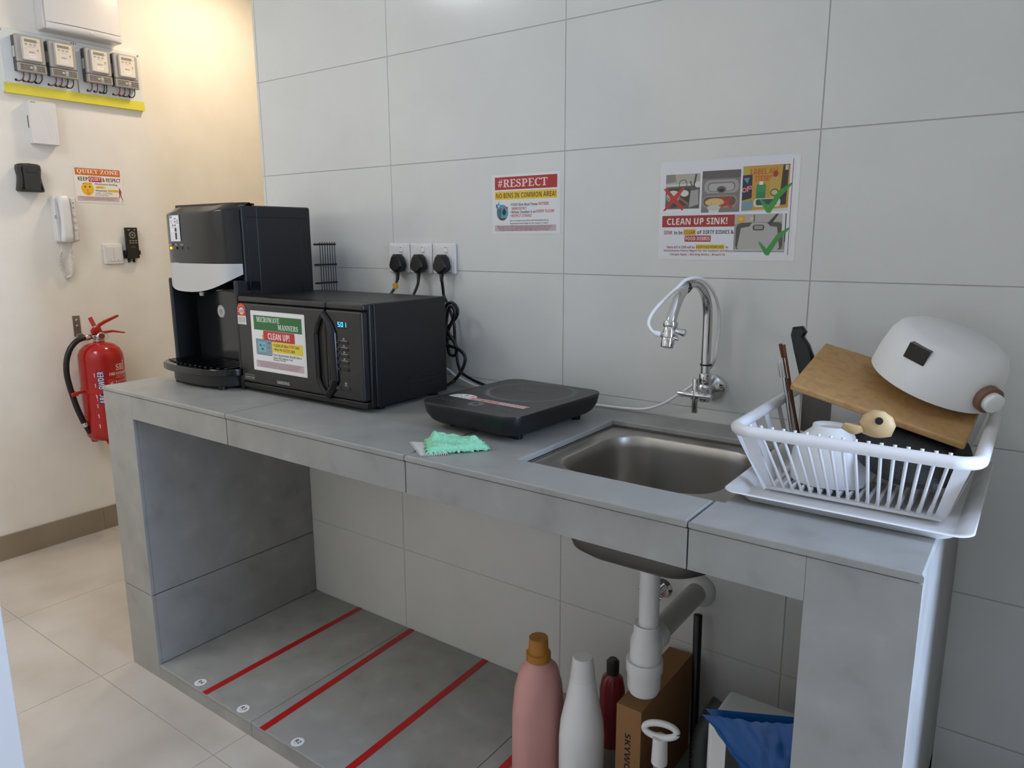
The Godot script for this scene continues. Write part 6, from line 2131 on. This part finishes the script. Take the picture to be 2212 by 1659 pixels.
	var sp := spline([Vector3(0.52, 0.3, 0.15), Vector3(0.50, 0.24, 0.2), Vector3(0.515, 0.16, 0.25), Vector3(0.52, 0.08, 0.28)], 24)
	for i in sp.size():
		pts.append(sp[i])
		rad.append(0.022 if i % 2 == 0 else 0.0255)
	b.tube(pts, rad, 16)
	solo("corrugated_hose", b, mat(rgb(48, 48, 46), 0.5), "dark corrugated hose beside the cardboard box", "hose", Vector3(0.48, 0.06, 0.25))
	t = thing("hand_plunger", "grey hand pump with looped white handle among the bottles", "pump", Vector3(0.455, 0.046, 0.335))
	c = Vector3(0.455, 0, 0.335)
	part("bell", ring_loft(c, [[0.0465, 0.035, 0.035], [0.15, 0.036, 0.036], [0.19, 0.034, 0.034], [0.215, 0.018, 0.018]]), mat(rgb(120, 122, 112), 0.5), t)
	part("collar", cyl_mb(Vector3(0.455, 0.213, 0.335), Vector3(0.455, 0.24, 0.335), 0.013), M.chrome, t)
	part("shaft", cyl_mb(Vector3(0.455, 0.24, 0.335), Vector3(0.455, 0.30, 0.335), 0.017, 0.015), M.white_plastic, t)
	b = MB.new()
	var lp := []
	for i in 25:
		var a := TAU * i / 24
		lp.append(Vector3(0.455 + cos(a) * 0.036, 0.315 + cos(a) * 0.008 + sin(a) * 0.016, 0.335))
	b.tube(lp, 0.007, 10, false)
	part("handle", b, M.white_plastic, t)
	t = thing("white_appliance", "white appliance with dark recessed window partly hidden by the blue bag", "appliance", Vector3(0.65, 0.046, 0.30))
	part("housing", slab_mb(Vector3(0.55, 0.0465, 0.20), Vector3(0.745, 0.375, 0.33), 0.012, 2), M.white_plastic, t)
	part("window", slab_mb(Vector3(0.59, 0.17, 0.328), Vector3(0.735, 0.34, 0.332), 0.001), mat(rgb(24, 18, 16), 0.2), t)
	var f := FastNoiseLite.new()
	f.seed = 9
	f.frequency = 14.0
	var rows := []
	for i in 25:
		var v := i / 24.0
		var r := []
		for j in 25:
			var u := j / 24.0
			var x := lerpf(lerpf(0.55, 0.735, pow(v, 0.8)), 0.764, u)
			var y := lerpf(lerpf(0.41, 0.475, u), 0.17, v)
			r.append(Vector3(x, y, 0.365 + 0.03 * sin(PI * u) * sin(PI * clampf(v + 0.1, 0, 1)) + 0.012 * f.get_noise_2d(u * 0.7, v * 0.35)))
		rows.append(r)
	b = MB.new()
	b.grid(rows)
	var back := []
	for r in rows:
		var l := []
		for q in r:
			l.append(Vector3(q.x, q.y, 0.345))
		back.append(l)
	b.grid(back, false, true)
	solo("blue_bag", b, mat(rgb(24, 84, 150), 0.3), "crumpled blue plastic bag hanging beside the counter's right post", "bag", Vector3(0.70, 0.17, 0.36))
